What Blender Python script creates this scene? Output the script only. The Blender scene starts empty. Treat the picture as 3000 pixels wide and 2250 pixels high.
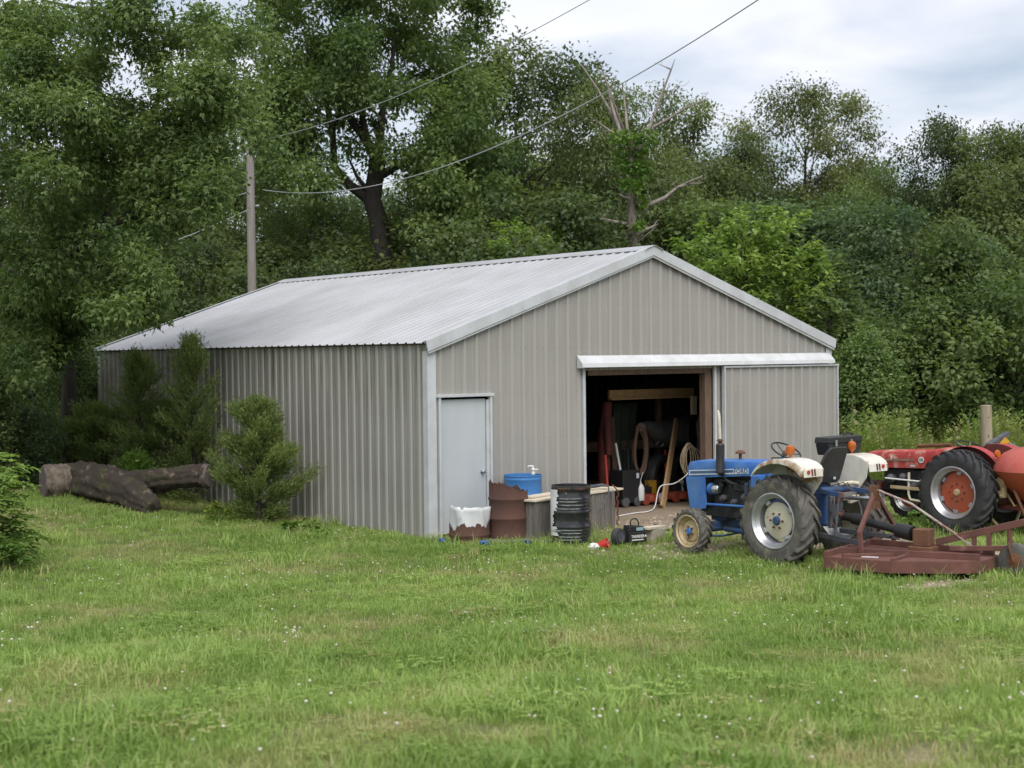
import bpy, bmesh, math, random
import numpy as np
from mathutils import Matrix, Vector, Euler
R = math.radians
rng = np.random.default_rng(7); random.seed(7)
scene = bpy.context.scene
COL = scene.collection
# ---------------------------------------------------------------- camera
F_PX = 4424.47                       # focal length in pixels of the 3000 px wide photograph
CAM = np.array([-12.918, -18.512, 2.729]); YAW, PIT, ROL = .665, -.019, -.011
_fw = np.array([math.sin(YAW)*math.cos(PIT), math.cos(YAW)*math.cos(PIT), math.sin(PIT)])
_r = np.array([math.cos(YAW), -math.sin(YAW), 0.0]); _u = np.cross(_r, _fw)
_R = _r*math.cos(ROL)+_u*math.sin(ROL); _U = _u*math.cos(ROL)-_r*math.sin(ROL)
cd = bpy.data.cameras.new('camera'); cam = bpy.data.objects.new('camera', cd); COL.objects.link(cam)
m = Matrix.Identity(4)
for i in range(3):
    m[i][0] = _R[i]; m[i][1] = _U[i]; m[i][2] = -_fw[i]; m[i][3] = CAM[i]
cam.matrix_world = m
cd.sensor_width = 36; cd.lens = 36*F_PX/3000; cd.clip_end = 2000; cd.clip_start = .1
cd.dof.use_dof = True; cd.dof.focus_distance = 20.5; cd.dof.aperture_fstop = 2.4
scene.camera = cam
def at(px, py, depth):               # a point on the ray of a photo pixel at a given distance along the view axis
    return CAM+(_fw+_R*(px-1500)/F_PX+_U*(1125-py)/F_PX)*depth
# ---------------------------------------------------------------- world, sun, exposure
SUN_EL, SUN_AZ = 54.0, 205.0         # elevation; azimuth of the sun, clockwise from +Y
w = bpy.data.worlds.new('World'); scene.world = w; w.use_nodes = True
nt = w.node_tree; N = nt.nodes; L = nt.links; N.clear()
out = N.new('ShaderNodeOutputWorld'); bg = N.new('ShaderNodeBackground'); L.new(bg.outputs[0], out.inputs[0])
sky = N.new('ShaderNodeTexSky'); sky.sky_type = 'NISHITA'; sky.sun_disc = False
sky.sun_elevation = R(SUN_EL); sky.sun_rotation = R(SUN_AZ); sky.air_density = 1.0; sky.dust_density = 1.5
tc = N.new('ShaderNodeTexCoord'); sep = N.new('ShaderNodeSeparateXYZ'); L.new(tc.outputs['Generated'], sep.inputs[0])
ad = N.new('ShaderNodeMath'); ad.operation = 'ADD'; ad.inputs[1].default_value = .25; L.new(sep.outputs['Z'], ad.inputs[0])
mx_ = N.new('ShaderNodeMath'); mx_.operation = 'MAXIMUM'; mx_.inputs[1].default_value = .08; L.new(ad.outputs[0], mx_.inputs[0])
dv = N.new('ShaderNodeVectorMath'); dv.operation = 'DIVIDE'; L.new(tc.outputs['Generated'], dv.inputs[0])
cmb = N.new('ShaderNodeCombineXYZ')
for k in range(3): L.new(mx_.outputs[0], cmb.inputs[k])
L.new(cmb.outputs[0], dv.inputs[1])
n1 = N.new('ShaderNodeTexNoise'); n1.inputs['Scale'].default_value = 2.3; n1.inputs['Detail'].default_value = 7; n1.inputs['Roughness'].default_value = .5
n1.inputs['Distortion'].default_value = .25
L.new(dv.outputs[0], n1.inputs['Vector'])
cr = N.new('ShaderNodeValToRGB'); cr.color_ramp.elements[0].position = .36; cr.color_ramp.elements[1].position = .60
cr.color_ramp.elements[0].color = (.38, .38, .38, 1); cr.color_ramp.elements[1].color = (1, 1, 1, 1)
L.new(n1.outputs['Fac'], cr.inputs[0])
n2 = N.new('ShaderNodeTexNoise'); n2.inputs['Scale'].default_value = 4.5; n2.inputs['Detail'].default_value = 5
L.new(dv.outputs[0], n2.inputs['Vector'])
cc = N.new('ShaderNodeMixRGB'); cc.inputs['Color1'].default_value = (6.9, 7.3, 8.3, 1); cc.inputs['Color2'].default_value = (9.0, 9.1, 9.6, 1)
L.new(n2.outputs['Fac'], cc.inputs['Fac'])
mix = N.new('ShaderNodeMixRGB'); L.new(cr.outputs[0], mix.inputs['Fac']); L.new(sky.outputs[0], mix.inputs['Color1']); L.new(cc.outputs[0], mix.inputs['Color2'])
L.new(mix.outputs[0], bg.inputs['Color']); bg.inputs['Strength'].default_value = .0555
sd = bpy.data.lights.new('sun', 'SUN'); so = bpy.data.objects.new('sun', sd); COL.objects.link(so)
sd.energy = 1.5; sd.angle = R(50); sd.color = (1, .96, .9)
az, el = R(SUN_AZ), R(SUN_EL)
sv = Vector((math.sin(az)*math.cos(el), math.cos(az)*math.cos(el), math.sin(el)))
so.rotation_euler = sv.to_track_quat('Z', 'Y').to_euler(); so.location = (0, 0, 30)
scene.view_settings.view_transform = 'Standard'; scene.view_settings.look = 'None'
scene.view_settings.exposure = 1.12; scene.view_settings.gamma = 1
try: scene.view_settings.use_curve_mapping = False
except Exception: pass
scene.render.engine = 'CYCLES'; scene.cycles.max_bounces = 8; scene.cycles.transparent_max_bounces = 8
# ---------------------------------------------------------------- helpers
class MB:
    """collects simple solids; build() links them as one mesh object"""
    def __init__(s): s.v = []; s.f = []
    def add(s, V, Fc):
        b = len(s.v); s.v += [tuple(p) for p in V]; s.f += [tuple(i+b for i in q) for q in Fc]; return s
    def box(s, c, d, rot=None):
        h = [k/2 for k in d]; V = [Vector((x*h[0], y*h[1], z*h[2])) for x in (-1, 1) for y in (-1, 1) for z in (-1, 1)]
        if rot is not None:
            M_ = Euler(rot).to_matrix(); V = [M_ @ p for p in V]
        V = [p+Vector(c) for p in V]
        return s.add(V, [(0,1,3,2),(4,6,7,5),(0,4,5,1),(2,3,7,6),(0,2,6,4),(1,5,7,3)])
    def bar(s, p0, p1, wd, th, up=(0,0,1)):
        p0, p1 = Vector(p0), Vector(p1); d = (p1-p0); x = d.normalized(); y = Vector(up).cross(x)
        if y.length < 1e-4: y = Vector((1,0,0)).cross(x)
        y.normalize(); z = x.cross(y); V = []
        for p in (p0, p1):
            for a, b in ((-1,-1),(1,-1),(1,1),(-1,1)): V.append(p+y*(a*wd/2)+z*(b*th/2))
        return s.add(V, [(0,3,2,1),(4,5,6,7),(0,1,5,4),(1,2,6,5),(2,3,7,6),(3,0,4,7)])
    def tube(s, pts, r, n=8, caps=True, closed=False):
        P = [Vector(p) for p in pts]; k = len(P)
        rr = [r]*k if not hasattr(r, '__len__') else list(r)
        V = []; prev = None
        for i, p in enumerate(P):
            if closed: t = P[(i+1) % k]-P[i-1]
            else: t = P[min(i+1, k-1)]-P[max(i-1, 0)]
            t.normalize()
            if prev is None:
                a = Vector((0,0,1)) if abs(t.z) < .9 else Vector((1,0,0)); u = t.cross(a).normalized()
            else:
                u = (prev-t*prev.dot(t))
                if u.length < 1e-5: u = t.orthogonal()
                u.normalize()
            prev = u; v = t.cross(u)
            for j in range(n):
                a = 2*math.pi*j/n; V.append(p+u*(rr[i]*math.cos(a))+v*(rr[i]*math.sin(a)))
        Fc = []
        for i in range(k if closed else k-1):
            a = i*n; b = ((i+1) % k)*n
            for j in range(n): Fc.append((a+j, a+(j+1) % n, b+(j+1) % n, b+j))
        if caps and not closed: Fc += [tuple(range(n))[::-1], tuple((k-1)*n+j for j in range(n))]
        return s.add(V, Fc)
    def cyl(s, p0, p1, r0, r1=None, n=16): return s.tube([p0, p1], [r0, r0 if r1 is None else r1], n)
    def lathe(s, prof, o, axis=(0,0,1), n=32, loop=False, caps=True):
        """prof: (radius, distance along axis)"""
        ax = Vector(axis).normalized(); u = ax.orthogonal().normalized(); v = ax.cross(u); V = []; k = len(prof); o = Vector(o)
        for r, h in prof:
            for j in range(n):
                a = 2*math.pi*j/n; V.append(o+ax*h+u*(r*math.cos(a))+v*(r*math.sin(a)))
        Fc = []
        for i in range(k if loop else k-1):
            a = i*n; b = ((i+1) % k)*n
            for j in range(n): Fc.append((a+j, a+(j+1) % n, b+(j+1) % n, b+j))
        if not loop and caps:
            if prof[0][0] > 1e-6: Fc.append(tuple(range(n))[::-1])
            if prof[-1][0] > 1e-6: Fc.append(tuple((k-1)*n+j for j in range(n)))
        return s.add(V, Fc)
    def prism(s, pts, ax, a0, a1):
        """2d outline extruded along axis ax (0: outline is y,z  1: x,z  2: x,y)"""
        def mk(a, p): return [(a, p[0], p[1]), (p[0], a, p[1]), (p[0], p[1], a)][ax]
        k = len(pts); V = [mk(a0, p) for p in pts]+[mk(a1, p) for p in pts]
        Fc = [tuple(range(k))[::-1], tuple(range(k, 2*k))]
        for i in range(k): Fc.append((i, (i+1) % k, k+(i+1) % k, k+i))
        return s.add(V, Fc)
    def build(s, name, mat, parent=None, smooth=40, bevel=0, loc=None, fixn=True):
        me = bpy.data.meshes.new(name); me.from_pydata(s.v, [], s.f); me.update()
        if fixn:
            bm = bmesh.new(); bm.from_mesh(me); bmesh.ops.recalc_face_normals(bm, faces=bm.faces); bm.to_mesh(me); bm.free()
        return link(name, me, mat, parent, smooth, bevel, loc)
def smooth_path(P, m=6):
    P = [np.array(p, float) for p in P]; out = []
    for i in range(len(P)-1):
        a, b, c, d = P[max(i-1, 0)], P[i], P[i+1], P[min(i+2, len(P)-1)]
        for k in range(m):
            t = k/m; out.append(tuple(.5*((2*b)+(c-a)*t+(2*a-5*b+4*c-d)*t*t+(3*b-a-3*c+d)*t**3)))
    return out+[tuple(P[-1])]
def link(name, me, mat, parent=None, smooth=40, bevel=0, loc=None):
    if mat is not None: me.materials.append(mat)
    o = bpy.data.objects.new(name, me); COL.objects.link(o)
    if parent is not None: o.parent = parent
    if loc is not None: o.location = loc
    if smooth:
        me.shade_smooth(); me.set_sharp_from_angle(angle=R(smooth))
    if bevel:
        b = o.modifiers.new('bevel', 'BEVEL'); b.width = bevel; b.segments = 2; b.limit_method = 'ANGLE'; b.angle_limit = R(35)
    return o
def tag(o, label=None, cat=None, group=None, kind=None):
    if label: o['label'] = label
    if cat: o['category'] = cat
    if group: o['group'] = group
    if kind: o['kind'] = kind
    return o
def thing(name, label, cat, loc=(0,0,0), rz=0, group=None):
    o = bpy.data.objects.new(name, None); COL.objects.link(o); o.empty_display_size = .2
    o.location = loc; o.rotation_euler = (0, 0, rz); return tag(o, label, cat, group)
def dup(o, parent=None):
    c = o.copy(); COL.objects.link(c)
    if parent is not None: c.parent = parent
    for ch in list(o.children): dup(ch, c)
    return c
def fast(name, V, Q, mat, parent=None, tint=None, smooth=False):
    """V (n,3) array, Q (m,k) array of equal polygons"""
    V = np.asarray(V, np.float32); Q = np.asarray(Q, np.int32); k = Q.shape[1]
    me = bpy.data.meshes.new(name); me.vertices.add(len(V)); me.vertices.foreach_set('co', V.ravel())
    me.loops.add(Q.size); me.loops.foreach_set('vertex_index', Q.ravel())
    me.polygons.add(len(Q)); me.polygons.foreach_set('loop_start', np.arange(0, Q.size, k, dtype=np.int32))
    me.polygons.foreach_set('loop_total', np.full(len(Q), k, np.int32))
    me.update(calc_edges=True); me.validate()
    if tint is not None:
        a = me.attributes.new('tint', 'FLOAT', 'FACE'); a.data.foreach_set('value', np.asarray(tint, np.float32))
    if smooth: me.shade_smooth()
    me.materials.append(mat)
    o = bpy.data.objects.new(name, me)
    COL.objects.link(o)
    if parent is not None: o.parent = parent
    return o
def text(body, name, mat, parent, size, loc, rot, extrude=.0015, bold=.0, sx=1.0):
    cu = bpy.data.curves.new(name, 'FONT'); cu.body = body; cu.size = size; cu.extrude = extrude; cu.offset = bold
    cu.align_x = 'CENTER'; cu.align_y = 'CENTER'; cu.resolution_u = 3
    t = bpy.data.objects.new('tmp', cu); COL.objects.link(t)
    dg = bpy.context.evaluated_depsgraph_get(); me = bpy.data.meshes.new_from_object(t.evaluated_get(dg))
    bpy.data.objects.remove(t); me.materials.clear(); o = link(name, me, mat, parent, 0)
    o.location = loc; o.rotation_euler = rot; o.scale = (sx, 1, 1); return o
# ---------------------------------------------------------------- materials
def mat(name, col, rough=.6, metal=0, var=None, vs=4, vst=(1,1,1), thr=(.4,.65), spots=None, ss=12, sthr=(.6,.64), sst=(1,1,1),
        bump=0, bs=40, spec=.4, coat=0, world=False, bst=(1,1,1)):
    m_ = bpy.data.materials.new(name); m_.use_nodes = True; nt = m_.node_tree; N = nt.nodes; L = nt.links; b = N['Principled BSDF']
    b.inputs['Roughness'].default_value = rough; b.inputs['Metallic'].default_value = metal
    b.inputs['Specular IOR Level'].default_value = spec; b.inputs['Coat Weight'].default_value = coat
    b.inputs['Base Color'].default_value = (*col, 1)
    tc = N.new('ShaderNodeTexCoord')
    if world: geo = N.new('ShaderNodeNewGeometry'); src = geo.outputs['Position']
    else: src = tc.outputs['Object']
    def noise(scale, st, det=6, dist=0):
        mp = N.new('ShaderNodeMapping'); mp.inputs['Scale'].default_value = st; L.new(src, mp.inputs[0])
        n = N.new('ShaderNodeTexNoise'); n.inputs['Scale'].default_value = scale; n.inputs['Detail'].default_value = det
        n.inputs['Roughness'].default_value = .62; n.inputs['Distortion'].default_value = dist
        L.new(mp.outputs[0], n.inputs['Vector']); return n
    cur = None
    def layer(cur, c2, n, t, c1=col):
        mr = N.new('ShaderNodeMapRange'); mr.inputs[1].default_value = t[0]; mr.inputs[2].default_value = t[1]; L.new(n.outputs['Fac'], mr.inputs[0])
        mx = N.new('ShaderNodeMixRGB'); L.new(mr.outputs[0], mx.inputs['Fac']); mx.inputs['Color1'].default_value = (*c1, 1); mx.inputs['Color2'].default_value = (*c2, 1)
        if cur is not None: L.new(cur, mx.inputs['Color1'])
        return mx.outputs[0], mr.outputs[0]
    if var is not None: cur, _ = layer(cur, var, noise(vs, vst), thr)
    if spots is not None:
        cur, fac = layer(cur, spots, noise(ss, sst, 8, .4), sthr)
        mr2 = N.new('ShaderNodeMapRange'); mr2.inputs[3].default_value = rough; mr2.inputs[4].default_value = .85; L.new(fac, mr2.inputs[0]); L.new(mr2.outputs[0], b.inputs['Roughness'])
    if cur is not None: L.new(cur, b.inputs['Base Color'])
    if bump:
        n = noise(bs, bst, 5); bp = N.new('ShaderNodeBump'); bp.inputs['Strength'].default_value = bump; bp.inputs['Distance'].default_value = .02
        L.new(n.outputs['Fac'], bp.inputs['Height']); L.new(bp.outputs[0], b.inputs['Normal'])
    return m_
def leafmat(name, c0, c1, trans=.35, rough=.55, attr='tint', atype='GEOMETRY', extra=None, pos=.0, spec=.25):
    m_ = bpy.data.materials.new(name); m_.use_nodes = True; nt = m_.node_tree; N = nt.nodes; L = nt.links; b = N['Principled BSDF']
    at_ = N.new('ShaderNodeAttribute'); at_.attribute_name = attr; at_.attribute_type = atype
    mx = N.new('ShaderNodeMixRGB'); mx.inputs['Color1'].default_value = (*c0, 1); mx.inputs['Color2'].default_value = (*c1, 1)
    L.new(at_.outputs['Fac'], mx.inputs['Fac']); c = mx.outputs[0]
    if pos:
        oi = N.new('ShaderNodeObjectInfo'); hs = N.new('ShaderNodeHueSaturation'); mr = N.new('ShaderNodeMapRange')
        mr.inputs[3].default_value = 1-pos; mr.inputs[4].default_value = 1+pos; L.new(oi.outputs['Random'], mr.inputs[0]); L.new(mr.outputs[0], hs.inputs['Value'])
        L.new(c, hs.inputs['Color']); c = hs.outputs[0]
    L.new(c, b.inputs['Base Color']); b.inputs['Roughness'].default_value = rough; b.inputs['Specular IOR Level'].default_value = spec
    tr = N.new('ShaderNodeBsdfTranslucent'); br = N.new('ShaderNodeMixRGB'); br.blend_type = 'MULTIPLY'; br.inputs['Fac'].default_value = 1
    br.inputs['Color2'].default_value = (1.25, 1.3, .7, 1); L.new(c, br.inputs['Color1']); L.new(br.outputs[0], tr.inputs['Color'])
    ms = N.new('ShaderNodeMixShader'); ms.inputs[0].default_value = trans; L.new(b.outputs[0], ms.inputs[1]); L.new(tr.outputs[0], ms.inputs[2])
    L.new(ms.outputs[0], N['Material Output'].inputs[0]); return m_
# ---------------------------------------------------------------- terrain
def sl(x, y):
    dx, dy = np.asarray(x)-CAM[0], np.asarray(y)-CAM[1]
    return dx*math.sin(YAW)+dy*math.cos(YAW), dx*math.cos(YAW)-dy*math.sin(YAW)
def sstep(t): t = np.clip(t, 0, 1); return t*t*(3-2*t)
def H(x, y):
    s, l = sl(x, y); k = 1.5
    h = .067*k*np.log1p(np.exp(np.clip((16.5-np.maximum(s, -6))/k, -40, 40)))
    h = h+.42*sstep((-l-3.6)/5.5)*sstep((s-14)/9)
    h = h+.035*np.sin(x*1.1+.7*y)*np.sin(.8*y-.3*x+1)*sstep((17-s)/5)
    inside = (np.asarray(x) > -.4)&(np.asarray(x) < 9.6)&(np.asarray(y) > -.2)&(np.asarray(y) < 12.6)
    h = np.where(inside, np.minimum(h, 0), h)
    far = sstep((s-60)/60)*3.0
    return h+far
def gz(x, y): return float(H(np.array(x), np.array(y)))
def gravel(x, y):
    """0..1: worn gravel yard in front of the sliding door, by the mower and between the tractors"""
    x = np.asarray(x, float); y = np.asarray(y, float)
    g = np.zeros_like(x)
    for cx, cy, rx, ry, a in ((4.3,-1.0,2.2,1.2,1), (4.2,-4.2,1.2,2.6,.95), (1.55,-7.95,.75,.27,.95), (4.3,-7.0,1.4,1.1,.9), (1.9,-3.5,1.6,.8,.6), (5.5,-8.5,2.0,.9,.8), (8.5,-7.0,2.5,1.3,.8), (9,-2,3.0,1.0,.5), (-8,-12.5,.3,.09,.6), (-5.9,-13.5,.5,.12,.5), (-6.9,-12.95,.3,.1,.55)):
        d = ((x-cx)/rx)**2+((y-cy)/ry)**2; g = np.maximum(g, a*np.clip(1.6-1.1*d, 0, 1))
    n = .5+.25*np.sin(3.1*x+1.7*y)+.25*np.sin(4.3*y-2.2*x+2)+.2*np.sin(9*x+5)*np.sin(8*y)
    return np.clip(g*(.45+.9*n), 0, 1)
def worn(x, y):
    """dry straw-coloured patches of lawn"""
    x = np.asarray(x, float); y = np.asarray(y, float); s, l = sl(x, y)
    n = .5+.2*np.sin(1.3*x+.6*y)+.2*np.sin(1.9*y-1.1*x+1.3)+.16*np.sin(4.1*x+2.6*y+.4)+.12*np.sin(5.2*y-3.3*x)
    bias = .16*sstep((l-.5)/4)*sstep((15-s)/5)+.22*sstep((-l-4)/3)*sstep((s-17)/4)
    return np.clip((n-.60+bias)*2.6, 0, 1)
ground_m = bpy.data.materials.new('ground'); ground_m.use_nodes = True
def _g():
    nt = ground_m.node_tree; N = nt.nodes; L = nt.links; b = N['Principled BSDF']; b.inputs['Roughness'].default_value = .95; b.inputs['Specular IOR Level'].default_value = .15
    geo = N.new('ShaderNodeNewGeometry')
    n = N.new('ShaderNodeTexNoise'); n.inputs['Scale'].default_value = 1.2; n.inputs['Detail'].default_value = 10; L.new(geo.outputs['Position'], n.inputs['Vector'])
    cr = N.new('ShaderNodeValToRGB'); e = cr.color_ramp.elements; e[0].position = .35; e[0].color = (.085, .125, .035, 1); e[1].position = .68; e[1].color = (.16, .15, .07, 1)
    L.new(n.outputs['Fac'], cr.inputs[0])
    n3 = N.new('ShaderNodeTexVoronoi'); n3.inputs['Scale'].default_value = 38; L.new(geo.outputs['Position'], n3.inputs['Vector'])
    c3 = N.new('ShaderNodeValToRGB'); e = c3.color_ramp.elements; e[0].position = .0; e[0].color = (.46, .39, .29, 1); e[1].position = .75; e[1].color = (.24, .19, .13, 1)
    L.new(n3.outputs['Distance'], c3.inputs[0])
    a = N.new('ShaderNodeAttribute'); a.attribute_name = 'gravel'
    mx = N.new('ShaderNodeMixRGB'); L.new(a.outputs['Fac'], mx.inputs['Fac']); L.new(cr.outputs[0], mx.inputs['Color1']); L.new(c3.outputs[0], mx.inputs['Color2'])
    L.new(mx.outputs[0], b.inputs['Base Color'])
    bp = N.new('ShaderNodeBump'); bp.inputs['Strength'].default_value = .5; bp.inputs['Distance'].default_value = .02; L.new(n3.outputs['Distance'], bp.inputs['Height']); L.new(bp.outputs[0], b.inputs['Normal'])
_g()
def grid():
    c = lambda a, b, st: list(np.arange(a, b, st))
    xs = np.array(c(-420, -60, 40)+c(-60, -20, 4)+c(-20, 14, .25)+c(14, 60, 4)+c(60, 420, 40)); ys = np.array(c(-420, -60, 40)+c(-60, -24, 4)+c(-24, 14, .25)+c(14, 60, 4)+c(60, 420, 40))
    X, Y = np.meshgrid(xs, ys, indexing='ij'); Z = H(X, Y); nx, ny = X.shape
    V = np.stack([X, Y, Z], -1).reshape(-1, 3); i = np.arange(nx-1)[:, None]*ny+np.arange(ny-1)[None, :]
    Q = np.stack([i, i+ny, i+ny+1, i+1], -1).reshape(-1, 4)
    o = fast('ground', V, Q, ground_m, smooth=True)
    a = o.data.attributes.new('gravel', 'FLOAT', 'POINT'); a.data.foreach_set('value', gravel(V[:, 0], V[:, 1]).astype(np.float32))
    return tag(o, kind='structure')
grid()
# ---------------------------------------------------------------- barn
BW, BL_, EH, RH = 9.144, 12.192, 2.943, 4.495        # 30 x 40 ft pole barn
PITCH = .2286
def wallmat(name, base, rib, dirt, axis, algae=None, dirtamt=.5):
    m_ = bpy.data.materials.new(name); m_.use_nodes = True; nt = m_.node_tree; N = nt.nodes; L = nt.links; b = N['Principled BSDF']
    b.inputs['Roughness'].default_value = .48; b.inputs['Specular IOR Level'].default_value = .35
    geo = N.new('ShaderNodeNewGeometry'); sp = N.new('ShaderNodeSeparateXYZ'); L.new(geo.outputs['Position'], sp.inputs[0])
    # streaky dirt, stretched along the sheet
    mp = N.new('ShaderNodeMapping'); mp.inputs['Scale'].default_value = {'wall': (14, 14, .5), 'roof': (.9, 55, .9)}[axis[1]]; L.new(geo.outputs['Position'], mp.inputs[0])
    n = N.new('ShaderNodeTexNoise'); n.inputs['Scale'].default_value = 1; n.inputs['Detail'].default_value = 7; n.inputs['Roughness'].default_value = .65; L.new(mp.outputs[0], n.inputs['Vector'])
    n2 = N.new('ShaderNodeTexNoise'); n2.inputs['Scale'].default_value = .9; n2.inputs['Detail'].default_value = 5; L.new(geo.outputs['Position'], n2.inputs['Vector'])
    mul = N.new('ShaderNodeMath'); mul.operation = 'MULTIPLY'; L.new(n.outputs['Fac'], mul.inputs[0]); L.new(n2.outputs['Fac'], mul.inputs[1])
    mr = N.new('ShaderNodeMapRange'); mr.inputs[1].default_value = .16; mr.inputs[2].default_value = .36; mr.inputs[4].default_value = dirtamt; L.new(mul.outputs[0], mr.inputs[0])
    m1 = N.new('ShaderNodeMixRGB'); m1.inputs['Color1'].default_value = (*base, 1); m1.inputs['Color2'].default_value = (*dirt, 1); L.new(mr.outputs[0], m1.inputs['Fac']); c = m1.outputs[0]
    if algae is not None:
        # greenish film below the eave, heavier in the middle of the wall
        zz = N.new('ShaderNodeMapRange'); zz.inputs[1].default_value = 1.55; zz.inputs[2].default_value = 2.55; L.new(sp.outputs['Z'], zz.inputs[0])
        na = N.new('ShaderNodeMapRange'); na.inputs[1].default_value = .42; na.inputs[2].default_value = .62; L.new(n.outputs['Fac'], na.inputs[0])
        mm = N.new('ShaderNodeMath'); mm.operation = 'MULTIPLY'; L.new(zz.outputs[0], mm.inputs[0]); L.new(na.outputs[0], mm.inputs[1])
        m3 = N.new('ShaderNodeMixRGB'); m3.inputs['Color2'].default_value = (*algae, 1); L.new(c, m3.inputs['Color1']); L.new(mm.outputs[0], m3.inputs['Fac']); c = m3.outputs[0]
    if rib is not None:
        # ribs stay cleaner than the pans between them
        md = N.new('ShaderNodeMath'); md.operation = 'PINGPONG'; md.inputs[1].default_value = PITCH/2
        L.new(sp.outputs[axis[0]], md.inputs[0])
        st = N.new('ShaderNodeMapRange'); st.inputs[1].default_value = .040; st.inputs[2].default_value = .026; L.new(md.outputs[0], st.inputs[0])
        m2 = N.new('ShaderNodeMixRGB'); m2.inputs['Color2'].default_value = (*rib, 1); L.new(c, m2.inputs['Color1'])
        q = N.new('ShaderNodeMath'); q.operation = 'MULTIPLY'; q.inputs[1].default_value = .8; L.new(st.outputs[0], q.inputs[0]); L.new(q.outputs[0], m2.inputs['Fac']); c = m2.outputs[0]
    if axis[1] == 'wall':            # screw heads along the girts and the lap line of every fourth rib
        def near(src, per, off, wd):
            pp = N.new('ShaderNodeMath'); pp.operation = 'PINGPONG'; pp.inputs[1].default_value = per/2; L.new(src, pp.inputs[0])
            cm = N.new('ShaderNodeMath'); cm.operation = 'COMPARE'; cm.inputs[1].default_value = off; cm.inputs[2].default_value = wd; L.new(pp.outputs[0], cm.inputs[0]); return cm.outputs[0]
        sm = N.new('ShaderNodeMath'); sm.operation = 'MULTIPLY'; L.new(near(sp.outputs[axis[0]], PITCH, .05, .007), sm.inputs[0]); L.new(near(sp.outputs['Z'], .71, 0, .008), sm.inputs[1])
        lp = N.new('ShaderNodeMath'); lp.operation = 'MULTIPLY'; lp.inputs[1].default_value = .45; L.new(near(sp.outputs[axis[0]], PITCH*4, .036, .004), lp.inputs[0])
        mxx = N.new('ShaderNodeMath'); mxx.operation = 'MAXIMUM'; L.new(sm.outputs[0], mxx.inputs[0]); L.new(lp.outputs[0], mxx.inputs[1])
        sc = N.new('ShaderNodeMath'); sc.operation = 'MULTIPLY'; sc.inputs[1].default_value = .6; L.new(mxx.outputs[0], sc.inputs[0])
        ms = N.new('ShaderNodeMixRGB'); ms.inputs['Color2'].default_value = (.12, .115, .105, 1); L.new(c, ms.inputs['Color1']); L.new(sc.outputs[0], ms.inputs['Fac']); c = ms.outputs[0]
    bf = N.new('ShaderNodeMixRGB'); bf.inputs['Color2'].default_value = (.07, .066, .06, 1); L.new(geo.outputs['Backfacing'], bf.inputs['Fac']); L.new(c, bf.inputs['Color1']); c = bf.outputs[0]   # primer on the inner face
    L.new(c, b.inputs['Base Color'])
    return m_
M = {}
M['wall'] = wallmat('front_steel', (.312, .302, .278), (.345, .335, .31), (.245, .235, .212), ('X', 'wall'), dirtamt=.55)
M['wall_l'] = wallmat('side_steel', (.28, .271, .25), (.375, .365, .342), (.2, .193, .175), ('Y', 'wall'), algae=(.125, .12, .078), dirtamt=.7)
M['roof'] = wallmat('roof_steel', (.42, .43, .452), None, (.26, .26, .26), ('Y', 'roof'), dirtamt=.5)
M['trim'] = mat('white_trim', (.50, .52, .54), .4, var=(.42, .43, .44), vs=3, spots=(.45, .45, .44), ss=25, sthr=(.68, .74))
M['hood'] = mat('hood_trim', (.58, .595, .61), .45, var=(.5, .51, .51), vs=3, spots=(.3, .3, .29), ss=60, sthr=(.64, .7))
M['door'] = mat('door_paint', (.455, .485, .505), .42, var=(.40, .43, .45), vs=2, vst=(1, 1, .4), thr=(.35, .75))
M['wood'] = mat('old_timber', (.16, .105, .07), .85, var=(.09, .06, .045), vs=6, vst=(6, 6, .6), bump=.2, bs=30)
M['plank'] = mat('raw_lumber', (.46, .30, .15), .8, var=(.34, .21, .10), vs=3, vst=(9, 9, 1), bump=.15, bs=30, spots=(.2, .12, .06), ss=9, sthr=(.68, .74))
M['greyplank'] = mat('weathered_board', (.20, .18, .165), .9, var=(.11, .10, .09), vs=5, vst=(8, 8, .7), bump=.3, bs=30, bst=(6, 6, 1))
M['paleply'] = mat('pale_plywood', (.62, .55, .44), .8, var=(.5, .43, .33), vs=3, vst=(1, 8, 1), spots=(.33, .27, .2), ss=7, sthr=(.6, .7))
M['steel'] = mat('zinc', (.55, .56, .57), .35, 1)
M['dark'] = mat('dark_metal', (.03, .03, .033), .5)
barn = thing('pole_barn', 'grey ribbed steel barn with white roof and one sliding door open', 'barn')
OPEN = [(.165, 1.17, 2.13), (3.07, 6.05, 2.47)]      # entry door, sliding door opening: x0, x1, top
_pp = []
for k, d in ((-.036, 0), (-.020, .019), (.020, .019), (.036, 0), (PITCH/3-.013, 0), (PITCH/3-.007, .004), (PITCH/3+.007, .004), (PITCH/3+.013, 0),
             (2*PITCH/3-.013, 0), (2*PITCH/3-.007, .004), (2*PITCH/3+.007, .004), (2*PITCH/3+.013, 0)): _pp.append((k, d))
def profile(a, b, phase):
    """points (t, depth) of the ribbed sheet between a and b; ribs at phase + k*pitch"""
    pts = []
    k = math.floor((a-phase)/PITCH)-1
    while phase+k*PITCH < b+PITCH:
        for t, d in _pp: pts.append((phase+k*PITCH+t, d))
        k += 1
    pts.sort()
    T = [p[0] for p in pts]; D = [p[1] for p in pts]
    ins = [(t, d) for t, d in pts if a < t < b]
    return [(a, float(np.interp(a, T, D)))]+ins+[(b, float(np.interp(b, T, D)))]
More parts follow.
